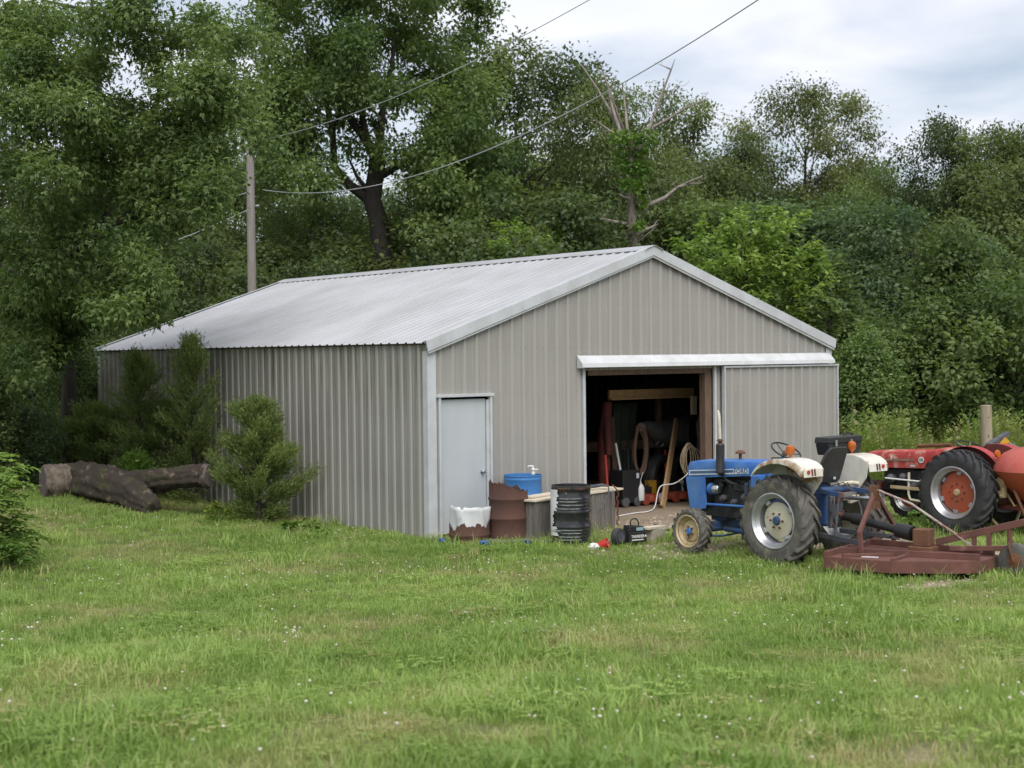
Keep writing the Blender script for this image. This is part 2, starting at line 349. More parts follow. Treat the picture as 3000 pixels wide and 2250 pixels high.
def panel(name, a, b, phase, z0, z1, pt, mt, parent, extra=(), flip=False):
    """pt(t, depth, z) -> xyz;  z0, z1 functions of t"""
    P = profile(a, b, phase)
    for e in extra:
        if a < e < b:
            T = [p[0] for p in P]; D = [p[1] for p in P]; dd = float(np.interp(e, T, D)); P += [(e-1e-4, dd), (e+1e-4, dd)]
    P.sort(); V = []; Fc = []
    for (t0, d0), (t1, d1) in zip(P[:-1], P[1:]):
        mid = (t0+t1)/2; za = z0(mid)
        if z1(mid)-za < .01: continue
        i = len(V); V += [pt(t0, d0, za), pt(t1, d1, za), pt(t1, d1, z1(t1)), pt(t0, d0, z1(t0))]; Fc.append((i, i+3, i+2, i+1) if flip else (i, i+1, i+2, i+3))
    if not Fc: return
    mb = MB(); mb.add(V, Fc); o = mb.build(name, mt, parent, smooth=0, fixn=False); return o
def sheets(a, b, phase): 
    e = [a]; x = phase+PITCH*2
    while x < b-.05:
        if x > a+.05: e.append(x)
        x += PITCH*4
    return list(zip(e, e[1:]+[b]))
def gable(x): return EH-.02+(RH-EH)*(1-abs(x-BW/2)/(BW/2))-.015
ph = BW/2-20*PITCH
edges = [e for o_ in OPEN for e in o_[:2]]
for a, b in sheets(0, BW, ph):
    def z0(t):
        for x0, x1, zt in OPEN:
            if x0 < t < x1: return zt
        return -.05
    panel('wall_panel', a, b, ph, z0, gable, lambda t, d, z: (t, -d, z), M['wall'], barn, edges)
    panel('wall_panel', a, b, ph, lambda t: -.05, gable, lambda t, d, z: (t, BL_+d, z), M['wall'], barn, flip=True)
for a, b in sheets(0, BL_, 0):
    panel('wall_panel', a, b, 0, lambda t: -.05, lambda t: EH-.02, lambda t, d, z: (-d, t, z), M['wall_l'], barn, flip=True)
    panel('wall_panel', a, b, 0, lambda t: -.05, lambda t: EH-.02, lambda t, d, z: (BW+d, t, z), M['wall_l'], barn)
OV = .07; sl_ = (RH-EH)/(BW/2)
nrm = Vector((-sl_, 0, 1)).normalized()
for a, b in sheets(-OV, BL_+OV, 0):
    for sd_ in (1, -1):
        def pt(t, d, u, sd_=sd_):
            x = -OV+u; p = Vector((x, t, EH+sl_*x))+nrm*(d+.004); return (p.x if sd_ > 0 else BW-p.x, p.y, p.z)
        panel('roof_panel', a, b, 0, lambda t: 0, lambda t: BW/2+OV, pt, M['roof'], barn, flip=(sd_ > 0))
# ridge cap, rake trim, corner trim
mb = MB()
c0 = RH+.052
for sg in (1, -1):
    V = []
    for yy in (-OV-.05, BL_+OV+.05):
        for q, zz in ((0, 0), (.17, -.17*sl_), (.20, -.20*sl_-.02)): V.append((BW/2+sg*q, yy, c0+zz))
    mb.add(V, [(0, 1, 4, 3), (1, 2, 5, 4)])
    # scalloped closure strip between the ribs
    V = []
ro = mb.build('ridge_cap', M['roof'], barn, smooth=0)
mdf = ro.modifiers.new('t', 'SOLIDIFY'); mdf.thickness = .006
for yy, sg in ((-OV-.012, 1), (BL_+OV+.012, -1)):
    for s2 in (1, -1):
        mb = MB()
        x0, x1 = -OV-.01, BW/2; z0_, z1_ = EH-sl_*.08+.045, RH+.045
        X = (lambda x: x) if s2 > 0 else (lambda x: BW-x)
        dn = .165
        mb.prism([(X(x0), z0_), (X(x1), z1_), (X(x1), z1_-dn), (X(x0+.03), z0_-dn)], 1, yy-.012, yy+.012)
        mb.prism([(X(x0+.03), z0_-dn+.002), (X(x1), z1_-dn+.002), (X(x1), z1_-dn-.035), (X(x0+.05), z0_-dn-.035)], 1, yy+(.004 if sg > 0 else -.03), yy+(.03 if sg > 0 else -.004))
        mb.prism([(X(x0), z0_+.004), (X(x1), z1_+.004), (X(x1), z1_-.004), (X(x0), z0_-.004)], 1, yy-.006 if sg > 0 else yy-.08, yy+.08 if sg > 0 else yy+.006)
        mb.build('rake_trim', M['trim'], barn, smooth=0, bevel=.003)
for cx, sx in ((0, 1), (BW, -1)):
    for cy, sy in ((0, 1), (BL_, -1)):
        mb = MB(); a = .024
        zt_ = EH-.14
        mb.prism([(cx-sx*a, cy-sy*a), (cx+sx*.135, cy-sy*a), (cx+sx*.135, cy-sy*(a-.006)), (cx-sx*(a-.006), cy-sy*(a-.006)), (cx-sx*(a-.006), cy+sy*.10), (cx-sx*a, cy+sy*.10)], 2, -.05, zt_ if True else 0)
        mb.build('corner_trim', M['trim'], barn, smooth=0)
# eave shadow board under the roof edge
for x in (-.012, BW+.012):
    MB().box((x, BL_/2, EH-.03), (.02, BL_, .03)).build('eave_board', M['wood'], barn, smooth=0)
# entry door with frame and knob
x0, x1, zt = OPEN[0]
mb = MB(); mb.box((x0+.02, -.02, zt/2-.03), (.04, .07, zt+.02)).box((x1-.02, -.02, zt/2-.03), (.04, .07, zt+.02)).box(((x0+x1)/2, -.024, zt-.002), (x1-x0+.06, .09, .045))
mb.build('door_frame', M['trim'], barn, smooth=0, bevel=.004)
mb = MB(); mb.box((x1-.065, .01, zt/2-.06), (.05, .06, zt-.03)).build('door_jamb', M['trim'], barn, smooth=0, bevel=.003)
dr = MB().box(((x0+x1)/2-.028, .028, (zt-.06)/2+.02), (x1-x0-.14, .045, zt-.10)).build('entry_door', M['door'], barn, smooth=0, bevel=.004)
MB().lathe([(.034, 0), (.034, .008), (.014, .012), (.013, .03), (.028, .04), (.032, .055), (.024, .068), (0, .07)], (x1-.17, .004, .95), (0, -1, 0), 20).build('door_knob', M['steel'], dr)
# sliding door opening: timber jambs, header, white edge strips, track hood, sliding door
x0, x1, zt = OPEN[1]
MB().box((x1-.09, .10, zt/2), (.17, .14, zt-.004)).build('door_post', M['wood'], barn, smooth=0, bevel=.006)
MB().box((x0+.03, .10, zt/2), (.05, .14, zt-.004)).build('door_post', M['wood'], barn, smooth=0, bevel=.006)
MB().box(((x0+x1)/2, .09, zt-.035), (x1-x0-.24, .14, .10)).build('door_header', M['wood'], barn, smooth=0, bevel=.006)
for x in (x0-.02, x1+.01): MB().box((x, -.022, zt/2+.01), (.05, .05, zt+.06)).build('edge_strip', M['trim'], barn, smooth=0, bevel=.004)
mb = MB(); hx0, hx1 = 2.92, 9.10
mb.prism([(-.022, 2.715), (-.022, 2.705), (-.15, 2.585), (-.165, 2.52), (-.158, 2.52), (-.143, 2.581), (-.02, 2.695)][::-1], 0, hx0, hx1)
mb.prism([(-.021, 2.72), (-.155, 2.585), (-.17, 2.51), (-.021, 2.51)][::-1], 0, hx0-.006, hx0+.002)
mb.build('track_hood', M['hood'], barn, smooth=0)
MB().box(((hx0+hx1)/2, -.065, 2.545), (hx1-hx0-.1, .05, .05)).build('door_track', M['dark'], barn, smooth=0)
sx0, sx1 = 6.19, 9.215
sdo = MB().box(((sx0+sx1)/2, -.075, 1.28), (sx1-sx0-.1, .03, 2.38)).build('sliding_door', M['wood'], barn, smooth=0)
for a, b in sheets(sx0+.02, sx1-.02, ph): panel('door_panel', a, b, ph, lambda t: .08, lambda t: 2.475, lambda t, d, z: (t, -.097-d, z), M['wall'], sdo)
mb = MB()
mb.box((sx0+.012, -.105, 1.29), (.028, .07, 2.42)).box((sx1-.012, -.105, 1.29), (.028, .07, 2.42))
mb.box(((sx0+sx1)/2, -.108, 2.487), (sx1-sx0+.03, .07, .03)).box(((sx0+sx1)/2, -.108, .09), (sx1-sx0, .07, .03))
mb.build('door_trim', M['trim'], sdo, smooth=0)
# poles and girts that carry the walls
for x in (.12, BW-.12):
    for y in (2.4, 4.9, 7.3, 9.8): MB().box((x, y, 1.45), (.14, .14, 2.9)).build('pole', M['wood'], barn, smooth=0)
for x in (.03, BW-.03):
    for z in (.7, 1.4, 2.1, 2.8): MB().box((x, BL_/2, z), (.04, BL_-.2, .1)).build('girt', M['wood'], barn, smooth=0)
for z in (.7, 1.4, 2.1, 2.8): MB().box((BW/2, BL_-.03, z), (BW-.2, .04, .1)).build('girt', M['wood'], barn, smooth=0)
M['dirt'] = mat('dirt_floor', (.27, .21, .15), .95, var=(.2, .155, .11), vs=1.5, bump=.3, bs=12, world=True)
mb = MB(); mb.box((BW/2, BL_/2, -.03), (BW-.06, BL_-.06, .08)); tag(mb.build('barn_floor', M['dirt'], None, smooth=0), kind='structure')
tag(MB().prism([(2.6,-1.5),(3.3,-1.75),(4.6,-1.55),(6.0,-1.7),(6.6,-1.2),(6.5,.02),(2.7,.02)], 2, -.02, .012).build('dirt_apron', M['dirt'], None, smooth=0), kind='structure')
# ---------------------------------------------------------------- foliage
def unit(a): return a/np.maximum(np.linalg.norm(a, axis=-1, keepdims=True), 1e-9)
def rnd(n): return unit(rng.normal(size=(n, 3)))
def leafquads(P, D, Nn, Ln, Wd, fold=.18):
    S = unit(np.cross(D, Nn)); Nn = np.cross(S, D); n = len(P); Ln = np.broadcast_to(Ln, (n,))[:, None]; Wd = np.broadcast_to(Wd, (n,))[:, None]
    mid = P+D*Ln*.45+Nn*Wd*fold
    V = np.stack([P, mid+S*Wd*.5, P+D*Ln-Nn*Ln*.12, mid-S*Wd*.5], 1).reshape(-1, 3)
    return V, np.arange(n*4).reshape(n, 4)
def clumpleaves(C, Rc, per, Ln, Wd, flat=.72, droop=.25, lobes=1, upn=1.0, core=2.3):
    """leaves filling a set of clumps; returns vertices, quads, tint"""
    C = np.asarray(C, float); k = len(C); Rc = np.broadcast_to(Rc, (k,)); cnt = np.maximum((per*(Rc/np.mean(Rc))**2).astype(int), 3)
    idx = np.repeat(np.arange(k), cnt); n = len(idx); d = rnd(n); rr = Rc[idx]*rng.random(n)**(1/core)*(.88+.28*rng.exponential(1.0, n).clip(0, 2.6))
    # twiggy substructure: pull the leaves towards a few random shoots of every clump
    sh = rnd(k*9).reshape(k, 9, 3); pick = sh[idx, rng.integers(0, 9, n)]; d = unit(d*.8+pick*.75)
    P = C[idx]+d*rr[:, None]*np.array([1, 1, flat])
    D = unit(d*.7+rnd(n)*.75+np.array([0, 0, -droop])); Nn = unit(np.array([0, 0, upn])+rnd(n)*.7+d*.35)
    ct = rng.normal(0, .22, k)[idx]; sz = rng.uniform(.7, 1.25, n); ti = np.clip(.45+ct+rng.normal(0, .16, n), 0, 1)
    if lobes == 1:
        V, Q = leafquads(P, D, Nn, Ln*sz, Wd*sz); return V, Q, ti
    S = unit(np.cross(D, Nn)); Vs, Qs, Ts = [], [], []; off = 0
    for j, (a, b, q) in enumerate(((1, 0, 1.), (.75, .66, .72), (.75, -.66, .72), (.9, .4, .9), (.9, -.4, .9))[:lobes]):
        V, Q = leafquads(P+D*(Ln*sz*(.05 if j in (1, 2) else .3 if j > 2 else 0))[:, None], unit(D*a+S*b), Nn, Ln*sz*q*(.75 if j else 1), Wd*sz*(.62 if j else .7)); Vs.append(V); Qs.append(Q+off); Ts.append(ti); off += len(V)
    return np.concatenate(Vs), np.concatenate(Qs), np.concatenate(Ts)
BARK = mat('bark', (.055, .048, .04), .95, var=(.03, .026, .022), vs=7, vst=(3, 3, .5), bump=.6, bs=9, bst=(3, 3, .6))
LEAF = {
 'oak': leafmat('oak_leaf', (0.065, 0.114, 0.04), (0.22, 0.295, 0.109), .42, pos=.3),
 'dark': leafmat('dark_leaf', (0.048, 0.079, 0.035), (0.157, 0.212, 0.089), .42, pos=.3),
 'mid': leafmat('mid_leaf', (0.072, 0.116, 0.046), (0.218, 0.282, 0.111), .42, pos=.3),
 'olive': leafmat('olive_leaf', (0.086, 0.11, 0.046), (0.233, 0.259, 0.108), .42, pos=.3),
 'yellow': leafmat('yellowish_leaf', (0.08, 0.112, 0.044), (0.21, 0.258, 0.104), .42, pos=.2),
 'bluish': leafmat('bluish_leaf', (0.057, 0.1, 0.05), (0.174, 0.242, 0.12), .4, pos=.2),
 'bright': leafmat('bright_leaf', (.13, .22, .045), (.34, .46, .125), .38, pos=.08),
 'cedar': leafmat('cedar_leaf', (0.1, 0.145, 0.048), (0.29, 0.36, 0.12), .38, pos=.1),
 'sumac': leafmat('sumac_leaf', (0.09, 0.17, 0.04), (0.29, 0.4, 0.11), .4),
 'ivy': leafmat('ivy_leaf', (.065, .14, .02), (.16, .26, .05), .35),
 'brown': leafmat('dead_leaf', (.13, .075, .04), (.25, .16, .09), .2),
 'vine': leafmat('vine_leaf', (.07, .14, .02), (.30, .36, .05), .4),
}
def branchpath(a, b, bend, n=5):
    a, b = np.asarray(a, float), np.asarray(b, float); t = np.linspace(0, 1, n)[:, None]; o = rng.normal(0, bend, (1, 3))*np.sin(math.pi*t)
    return a+(b-a)*t+o+rng.normal(0, bend*.25, (n, 3))*np.sin(math.pi*t)
def make_tree(name, h, r, cb, rx, nc, rc, per, Ln, Wd, leaf, top=1.0, shape='ell', lobes=1, bough=.6, inner=.35, rzf=1.0):
    """prototype tree as (trunk mesh object, crown mesh object) under an Empty at its foot"""
    e = bpy.data.objects.new(name, None); COL.objects.link(e); e.empty_display_size = .3
    mb = MB(); z1 = h*.8; lean = rng.normal(0, .25, 2)
    tp = [(lean[0]*t*t+rng.normal(0, .05), lean[1]*t*t+rng.normal(0, .05), z1*t) for t in np.linspace(0, 1, 8)]; tp[0] = (0, 0, -.3)
    tr = [r*(1.35 if i == 0 else 1-.82*i/7) for i in range(8)]; mb.tube(tp, tr, 9)
    zc = (cb+1)/2*h; rz = (1-cb)/2*h; C = []
    while len(C) < nc:
        p = rng.uniform(-1, 1, 3); q = np.linalg.norm(p)
        if q > 1 or (q < .62 and rng.random() > inner): continue
        wz = 1.0
        if shape == 'cone': wz = np.clip(1.05-.5*(p[2]+1), .12, 1)
        if shape == 'flat': wz = np.clip(.75+.35*p[2], .3, 1.05)
        C.append((p[0]*rx*wz, p[1]*rx*wz, zc+p[2]*rz*rzf))
    C = np.array(C); Rc = rc*rng.uniform(.65, 1.35, nc)
    for c in C:
        if rng.random() > bough: continue
        hd = math.hypot(c[0], c[1]); zb = min(max(cb*h*.75, c[2]-hd*rng.uniform(.5, 1.1)), z1*.97); i = zb/z1*7; i0 = min(int(i), 6)
        a = np.array(tp[i0])+(np.array(tp[i0+1])-np.array(tp[i0]))*(i-i0); a[2] = max(a[2], .2)
        w_ = r*(1-.8*zb/z1)*.5; mb.tube(branchpath(a, c, .12*np.linalg.norm(c-a)/2), [w_, w_*.8, w_*.6, w_*.4, .012], 5)
    tk = mb.build('trunk', BARK, e, smooth=60)
    V, Q, ti = clumpleaves(C, Rc, per, Ln, Wd, lobes=lobes); cr_ = fast('crown', V, Q, LEAF[leaf], e, ti)
    return e
PROTO = {
 'oakA': make_tree('oak_tree', 15, .32, .22, 5.0, 105, .98, 440, .17, .10, 'oak'),
 'oakB': make_tree('oak_tree', 14, .28, .18, 4.2, 98, .88, 440, .165, .095, 'mid'),
 'airy': make_tree('tall_tree', 15, .26, .38, 4.6, 85, .85, 340, .17, .095, 'olive', inner=.15, shape='flat'),
 'tall': make_tree('tall_tree', 13, .22, .12, 3.3, 88, .84, 430, .165, .095, 'dark'),
 'under': make_tree('understory_tree', 7, .10, .04, 2.5, 60, .62, 400, .14, .085, 'dark'),
 'bush': make_tree('dense_bush', 5, .06, -.02, 2.1, 58, .52, 380, .125, .075, 'dark', shape='cone'),
 'bushB': make_tree('dense_bush', 5, .06, -.02, 2.2, 58, .52, 380, .125, .075, 'mid'),
}
used = set()
def plant(kind, px, d, top=None, width=1.0, label=None, group=None, cat='tree', name=None, leaf=None, h=None, dz=0):
    """stand a tree on the ground along the photo column px at distance d, its top at photo row `top`"""
    b = at(px, 1041, d); x, y = float(b[0]), float(b[1]); z = gz(x, y)+dz; base = PROTO[kind]
    hh = (at(px, top, d)[2]-z) if h is None else h
    if kind in used: e = dup(base)
    else: e = base; used.add(kind)
    e.name = name or base.name.split('.')[0]
    h0 = {'oakA': 15, 'oakB': 14, 'airy': 15, 'tall': 13, 'under': 7, 'bush': 5, 'bushB': 5}[kind]
    k = hh/(h0*1.03); e.location = (x, y, z); e.scale = (k*width, k*width, k); e.rotation_euler = (0, 0, random.uniform(0, 6.28))
    tag(e, label, cat, group)
    lf_ = leaf or random.choice({'under': ('dark', 'dark', 'mid', 'oak', 'bluish', 'yellow'), 'bush': ('dark', 'mid', 'oak'), 'bushB': ('mid', 'bluish', 'oak'), 'airy': ('olive',)}.get(kind, ('oak', 'mid', 'olive', 'dark', 'yellow', 'bluish')))
    for ch in e.children:            # the species' leaf colour sits on the object, the mesh stays shared
        if ch.name.startswith('crown'): ch.material_slots[0].link = 'OBJECT'; ch.material_slots[0].material = LEAF[lf_]
    return e
G1, G2 = 'forest trees behind the barn', 'bushes along the wood edge'
S_ = 1.3562
for kind, x, d, top, wd, lab in (      # x, top: in the 2212 px wide view of the photo
 ('oakB', 1130, 50, 75, 1.0, 'tall leafy tree just right of the big forked oak, behind the roof'),
 ('tall', 1040, 58, 150, .8, 'dark tree half hidden behind the right side of the big oak'),
 ('oakB', 1330, 47, 150, .8, 'leafy tree directly behind the dead grey snag'),
 ('tall', 1470, 50, 185, .85, 'narrow dark tree right of the snag, its top against the sky'),
 ('airy', 1740, 60, 150, .9, 'airy tall tree with open crown standing highest on the right skyline'),
 ('tall', 1560, 56, 265, 1.0, 'lower dark tree filling the dip left of the airy tree'),
 ('oakA', 1900, 56, 330, .75, 'low broad tree in the skyline gap right of the airy tree'),
 ('oakB', 2060, 46, 235, .85, 'leafy tree near the right picture edge, left of the tallest one there'),
 ('tall', 2215, 44, 205, 1.05, 'dark tree cut by the right picture edge'),
 ('oakA', 640, 52, 330, 1.1, 'tall oak behind the utility pole'),
 ('oakB', 430, 50, 240, 1.0, 'tree behind the near oak, showing through its gaps at the upper left'),
 ('tall', 250, 46, 250, 1.1, 'dark tree behind the near oak at far left'),
 ('under', 1150, 41, 400, 1.2, 'small tree behind the middle of the roof ridge'),
 ('under', 1010, 43, 500, 1.0, 'low tree right of the big oak trunk, touching the roof line'),
 ('under', 670, 41, 545, .95, 'low tree right of the utility pole behind the roof'),
 ('under', 420, 42, 500, 1.3, 'dark low tree left of the utility pole'),
 ('bush', 1800, 35, 540, 1.1, 'cone-shaped dense tree rising behind the right roof edge'),
 ('bush', 2070, 33, 465, .95, 'pointed dense tree above the red tractor'),
 ('under', 1950, 40, 420, 1.1, 'mid-height dark tree behind the dense bushes at right'),
 ('bushB', 1930, 33, 650, 1.15, 'rounded dense bush between the barn and the red tractor'),
 ('bushB', 2190, 32, 560, 1.2, 'dense bush at the right picture edge behind the fence post'),
 ('bush', 1870, 31, 700, 1.1, 'dark low bush beside the right end of the barn'),
):
    plant(kind, x*S_, d, top*S_, wd, lab, G2 if kind.startswith('bush') else G1)
ORD = 'first second third fourth fifth sixth seventh eighth ninth tenth eleventh twelfth thirteenth fourteenth fifteenth sixteenth seventeenth eighteenth'.split()
for i, (x, d, top) in enumerate(sorted(((-150, 62, 200), (60, 66, 300), (300, 64, 330), (520, 62, 340), (760, 66, 370), (900, 64, 360), (1080, 66, 300), (1230, 66, 290), (1390, 66, 320), (1500, 68, 350),
                                 (1640, 72, 330), (1790, 70, 360), (1920, 70, 380), (2050, 66, 360), (2180, 64, 330), (2330, 60, 250), (2480, 56, 200), (-300, 55, 0)))):
    plant(('tall', 'oakB', 'oakA')[i % 3], x*S_, d, top*S_, 1.15, ORD[i]+' tree from the left in the farthest forest row behind all others', 'deep forest row', name='forest_tree', leaf=None)
for i, (x, d, top) in enumerate(sorted(((120, 44, 500), (330, 43, 560), (560, 46, 520), (770, 48, 480), (900, 47, 450), (1100, 48, 400), (1250, 47, 420), (1420, 47, 430), (1560, 46, 430), (1700, 47, 430), (1840, 46, 450), (2010, 44, 480), (2150, 42, 500), (2300, 38, 480), (-60, 40, 480)))):
    plant('under', x*S_, d, top*S_, 1.45, ORD[i]+' low understory tree from the left in the forest shade', 'forest understory', name='understory_tree')
# a belt of trees behind and beside the viewer and off to the right: out of frame, they only complete the clearing
for k in PROTO:
    if k not in used: bpy.data.objects.remove(PROTO[k])
# ---------------------------------------------------------------- big forked oak behind the barn
def pxpath(pts, d, jit=.5, sc=None):
    f = sc or (lambda p: p)
    return [tuple(at(*f(p), d+rng.uniform(-jit, jit))) for p in pts]
zo = lambda p: (600+p[0]/1.844, p[1]/1.844)
def taper(pts, r0, r1): return list(np.linspace(r0, r1, len(pts)))
b = at(1123, 1041, 46); e = thing('forked_oak', 'big oak with dark forked trunk and spreading limbs behind the roof', 'tree', (float(b[0]), float(b[1]), 0), group=G1)
o3 = np.array([b[0], b[1], 0])
mb = MB()
def tb(pts, r0, r1, d=46, n=8, jit=.3, f=zo):
    P = [tuple(np.array(p)-o3) for p in pxpath(pts, d, jit, f)]; mb.tube(P, taper(P, r0, r1), n)
tb([(975, 2080), (970, 1700), (965, 1470), (940, 1200), (905, 1080), (915, 1000), (935, 850)], .36, .25, n=10, jit=.05)
tb([(905, 1090), (840, 1040), (780, 1000), (700, 900), (690, 700), (640, 500), (600, 300)], .19, .05)
tb([(930, 870), (880, 770), (800, 660), (760, 600), (700, 420)], .18, .05)
tb([(935, 860), (945, 760), (955, 650), (965, 560), (1010, 350), (1030, 150)], .17, .04)
tb([(925, 960), (1000, 920), (1100, 860), (1200, 810), (1330, 700), (1420, 560), (1500, 420)], .15, .03)
tb([(880, 760), (850, 640), (870, 480), (860, 250), (880, 60)], .12, .03)
tb([(880, 1030), (820, 950), (780, 860)], .09, .03)
tb([(1180, 560), (1230, 610), (1300, 560), (1330, 480)], .05, .02); tb([(1000, 420), (1090, 430), (1200, 380), (1310, 300)], .07, .02)
tb([(640, 560), (560, 640), (530, 740)], .06, .02); tb([(690, 720), (740, 560), (700, 420)], .07, .02)
mb.build('trunk', BARK, e, smooth=60)
C = []
for _ in range(200):
    x, y = rng.uniform(300, 1560), rng.uniform(-420, 1000)
    if y > 560 and 560 < x < 1250 and rng.random() < .62: continue
    if y > 620 and rng.random() < .35: continue
    C.append(np.array(at(*zo((x, y)), 46+rng.uniform(-3.2, 3.0)))-o3)
for _ in range(16): C.append(np.array(at(*zo((rng.uniform(330, 640), rng.uniform(420, 1000))), 45+rng.uniform(-1.5, 1.5)))-o3)
for _ in range(26): C.append(np.array(at(*zo((rng.uniform(1050, 1700), rng.uniform(760, 1250))), 44+rng.uniform(-1.5, 1.5)))-o3)
V, Q, ti = clumpleaves(C, rng.uniform(.4, .82, len(C)), 360, .16, .09, flat=.8); fast('crown', V, Q, LEAF['oak'], e, ti)
# ---------------------------------------------------------------- dead snag with ivy
zd = lambda p: (1600+p[0]/2.2125, 150+p[1]/2.2125)
DEADW = mat('bleached_wood', (.30, .27, .24), .9, var=(.17, .14, .12), vs=5, vst=(3, 3, .6), bump=.4, bs=14)
DEADB = mat('flaking_bark', (.19, .165, .14), .95, var=(.10, .075, .06), vs=6, vst=(2, 2, .6), bump=.6, bs=10)
b = at(1858, 1041, 41); o3 = np.array([b[0], b[1], 0]); e = thing('dead_tree', 'dead bare tree with grey limbs and ivy above the barn ridge', 'tree', (float(b[0]), float(b[1]), 0))
mb = MB(); tb([(570, 2100), (575, 1700), (568, 1275), (555, 1100), (550, 950), (545, 800), (555, 650), (530, 520)], .145, .085, 41, 10, .05, zd); mb.build('trunk', DEADB, e, smooth=60)
for pts, r0 in (([(480, 520), (430, 370), (400, 230), (355, 95)], .07), ([(455, 480), (400, 360), (330, 240), (250, 120)], .06), ([(525, 510), (515, 380), (495, 240)], .06), ([(500, 500), (460, 400), (420, 270), (380, 170)], .05),
                ([(590, 640), (680, 470), (740, 300), (810, 120)], .085), ([(690, 495), (790, 440), (900, 370), (1015, 320)], .06), ([(600, 1065), (680, 990), (770, 950), (850, 885), (930, 845), (1005, 815)], .10), ([(860, 880), (930, 860), (1010, 855)], .045),
                ([(545, 1125), (440, 1105), (340, 1085), (270, 1070), (225, 1030)], .075), ([(375, 1095), (400, 1068)], .03), ([(570, 1100), (600, 1000), (590, 950)], .06), ([(580, 1200), (640, 1160), (695, 1135)], .085), ([(540, 1250), (600, 1230), (700, 1150)], .035),
                ([(490, 550), (420, 520), (350, 470), (300, 435)], .04), ([(545, 955), (500, 945), (478, 925)], .05), ([(565, 1130), (530, 1210), (530, 1270)], .06), ([(770, 310), (840, 230)], .03)):
    p_, q_ = pts[-2], pts[-1]; tip_ = (q_[0]+(q_[0]-p_[0])*.35+rng.normal(0, 8), q_[1]+(q_[1]-p_[1])*.35+rng.normal(0, 8)); mb = MB(); tb(pts+[tip_], r0*.78, r0*.08, 41, 7, .25, zd); mb.build('branch', DEADW, e, smooth=60)
    for _ in range(2):
        i_ = rng.integers(1, len(pts)); a_ = pts[i_]; mb = MB(); tb([a_, (a_[0]+rng.normal(0, 35), a_[1]-rng.uniform(5, 45)), (a_[0]+rng.normal(0, 60), a_[1]-rng.uniform(20, 80))], r0*.22, .004, 41, 5, .2, zd); mb.build('twig', DEADW, e, smooth=60)
C = [np.array(at(*zd((x, y)), 40.7+rng.uniform(-.3, .5)))-o3 for x, y in ((600, 980), (575, 1040), (590, 820), (530, 860), (560, 760), (530, 540), (500, 600), (570, 580), (590, 640), (480, 670), (540, 690), (610, 700), (620, 760), (600, 850), (500, 730), (640, 640), (660, 560), (470, 560), (600, 1130), (595, 900))]
V, Q, ti = clumpleaves(C, rng.uniform(.1, .24, len(C)), 95, .10, .075); fast('ivy', V, Q, LEAF['ivy'], e, ti)
# ---------------------------------------------------------------- near oak overhanging the barn's left end
b = at(198, 1041, 29.5); o3 = np.array([b[0], b[1], 0]); e = thing('near_oak', 'large oak at left with foliage hanging over the barn corner', 'tree', (float(b[0]), float(b[1]), 0))
zq = lambda p: (p[0]*S_, p[1]*S_)
mb = MB()
tb([(150, 1080), (148, 900), (150, 700), (140, 480), (150, 300), (190, 130)], .17, .05, 29.3, 9, .1, zq)
tb([(148, 620), (220, 480), (300, 300), (345, 210), (340, 120)], .12, .03, 28, 7, .4, zq); tb([(145, 560), (250, 480), (360, 430), (480, 380), (540, 400)], .12, .02, 26, 7, .5, zq)
tb([(145, 520), (80, 430), (20, 330), (-60, 250)], .12, .03, 27, 7, .5, zq); tb([(148, 700), (60, 600), (-20, 560)], .1, .03, 27, 7, .5, zq)
tb([(345, 215), (420, 170), (500, 110)], .06, .02, 28, 6, .4, zq); tb([(0, 372), (40, 388), (52, 420), (48, 452)], .03, .012, 24.6, 5, .1, zq)
tb([(340, 120), (270, 60), (180, 20), (90, 0)], .06, .02, 28, 6, .4, zq); tb([(200, 560), (280, 600), (330, 640)], .06, .02, 26, 6, .3, zq); tb([(440, 365), (500, 390), (540, 420)], .02, .008, 24.6, 5, .1, zq)
mb.build('trunk', BARK, e, smooth=60)
seeds = [(60,150),(150,230),(60,330),(180,330),(290,290),(400,190),(480,240),(530,290),(380,300),(440,400),(520,420),(530,460),(300,400),(200,430),(100,440),(40,540),(150,540),(240,560),(300,560),(330,610),(230,640),(130,640),(60,690),(180,700),(250,720),(290,690),
         (30,30),(120,30),(420,50),(520,60),(460,110),(350,110),(30,230),(200,170),(260,220),(440,300),(400,360),(540,370),(340,480),(290,500),(90,610),(20,640),(330,350),(120,370),(470,170),(270,740),(215,735),(80,250),(500,200),(-40,120),(-60,300),(-50,450),(-60,600),(-30,740),(60,760),(130,760),(390,260),(430,220),(240,340)]
C = []; Rc = []
for x, y in seeds+[(x+rng.normal(0, 30), y+rng.normal(0, 30)) for x, y in ((205, 40), (285, 55), (160, 90), (250, 20), (90, 100), (100, 120), (60, 60), (130, 160), (140, 300), (150, 400), (150, 470), (160, 600), (150, 680))]:
    dd = 26.3+rng.uniform(-2.2, 1.8)
    if (x > 500 and y > 445): x, y = 495, 425
    for _ in range(6):
        xx_, yy_ = x+rng.normal(0, 26), y+rng.normal(0, 24)
        if 305 < yy_ < 600: xx_ = min(xx_, 452)
        if yy_ > 480: xx_ = min(xx_, 330)
        if xx_ > 175: yy_ = min(yy_, 668)
        if xx_ > 120: yy_ = min(yy_, 715)
        C.append(np.array(at(*zq((xx_, yy_)), dd+rng.uniform(-.8, .8)))-o3); Rc.append(rng.uniform(.26, .46))
V, Q, ti = clumpleaves(C, Rc, 185, .105, .05, flat=.75, lobes=3, droop=.4); fast('crown', V, Q, LEAF['oak'], e, ti)
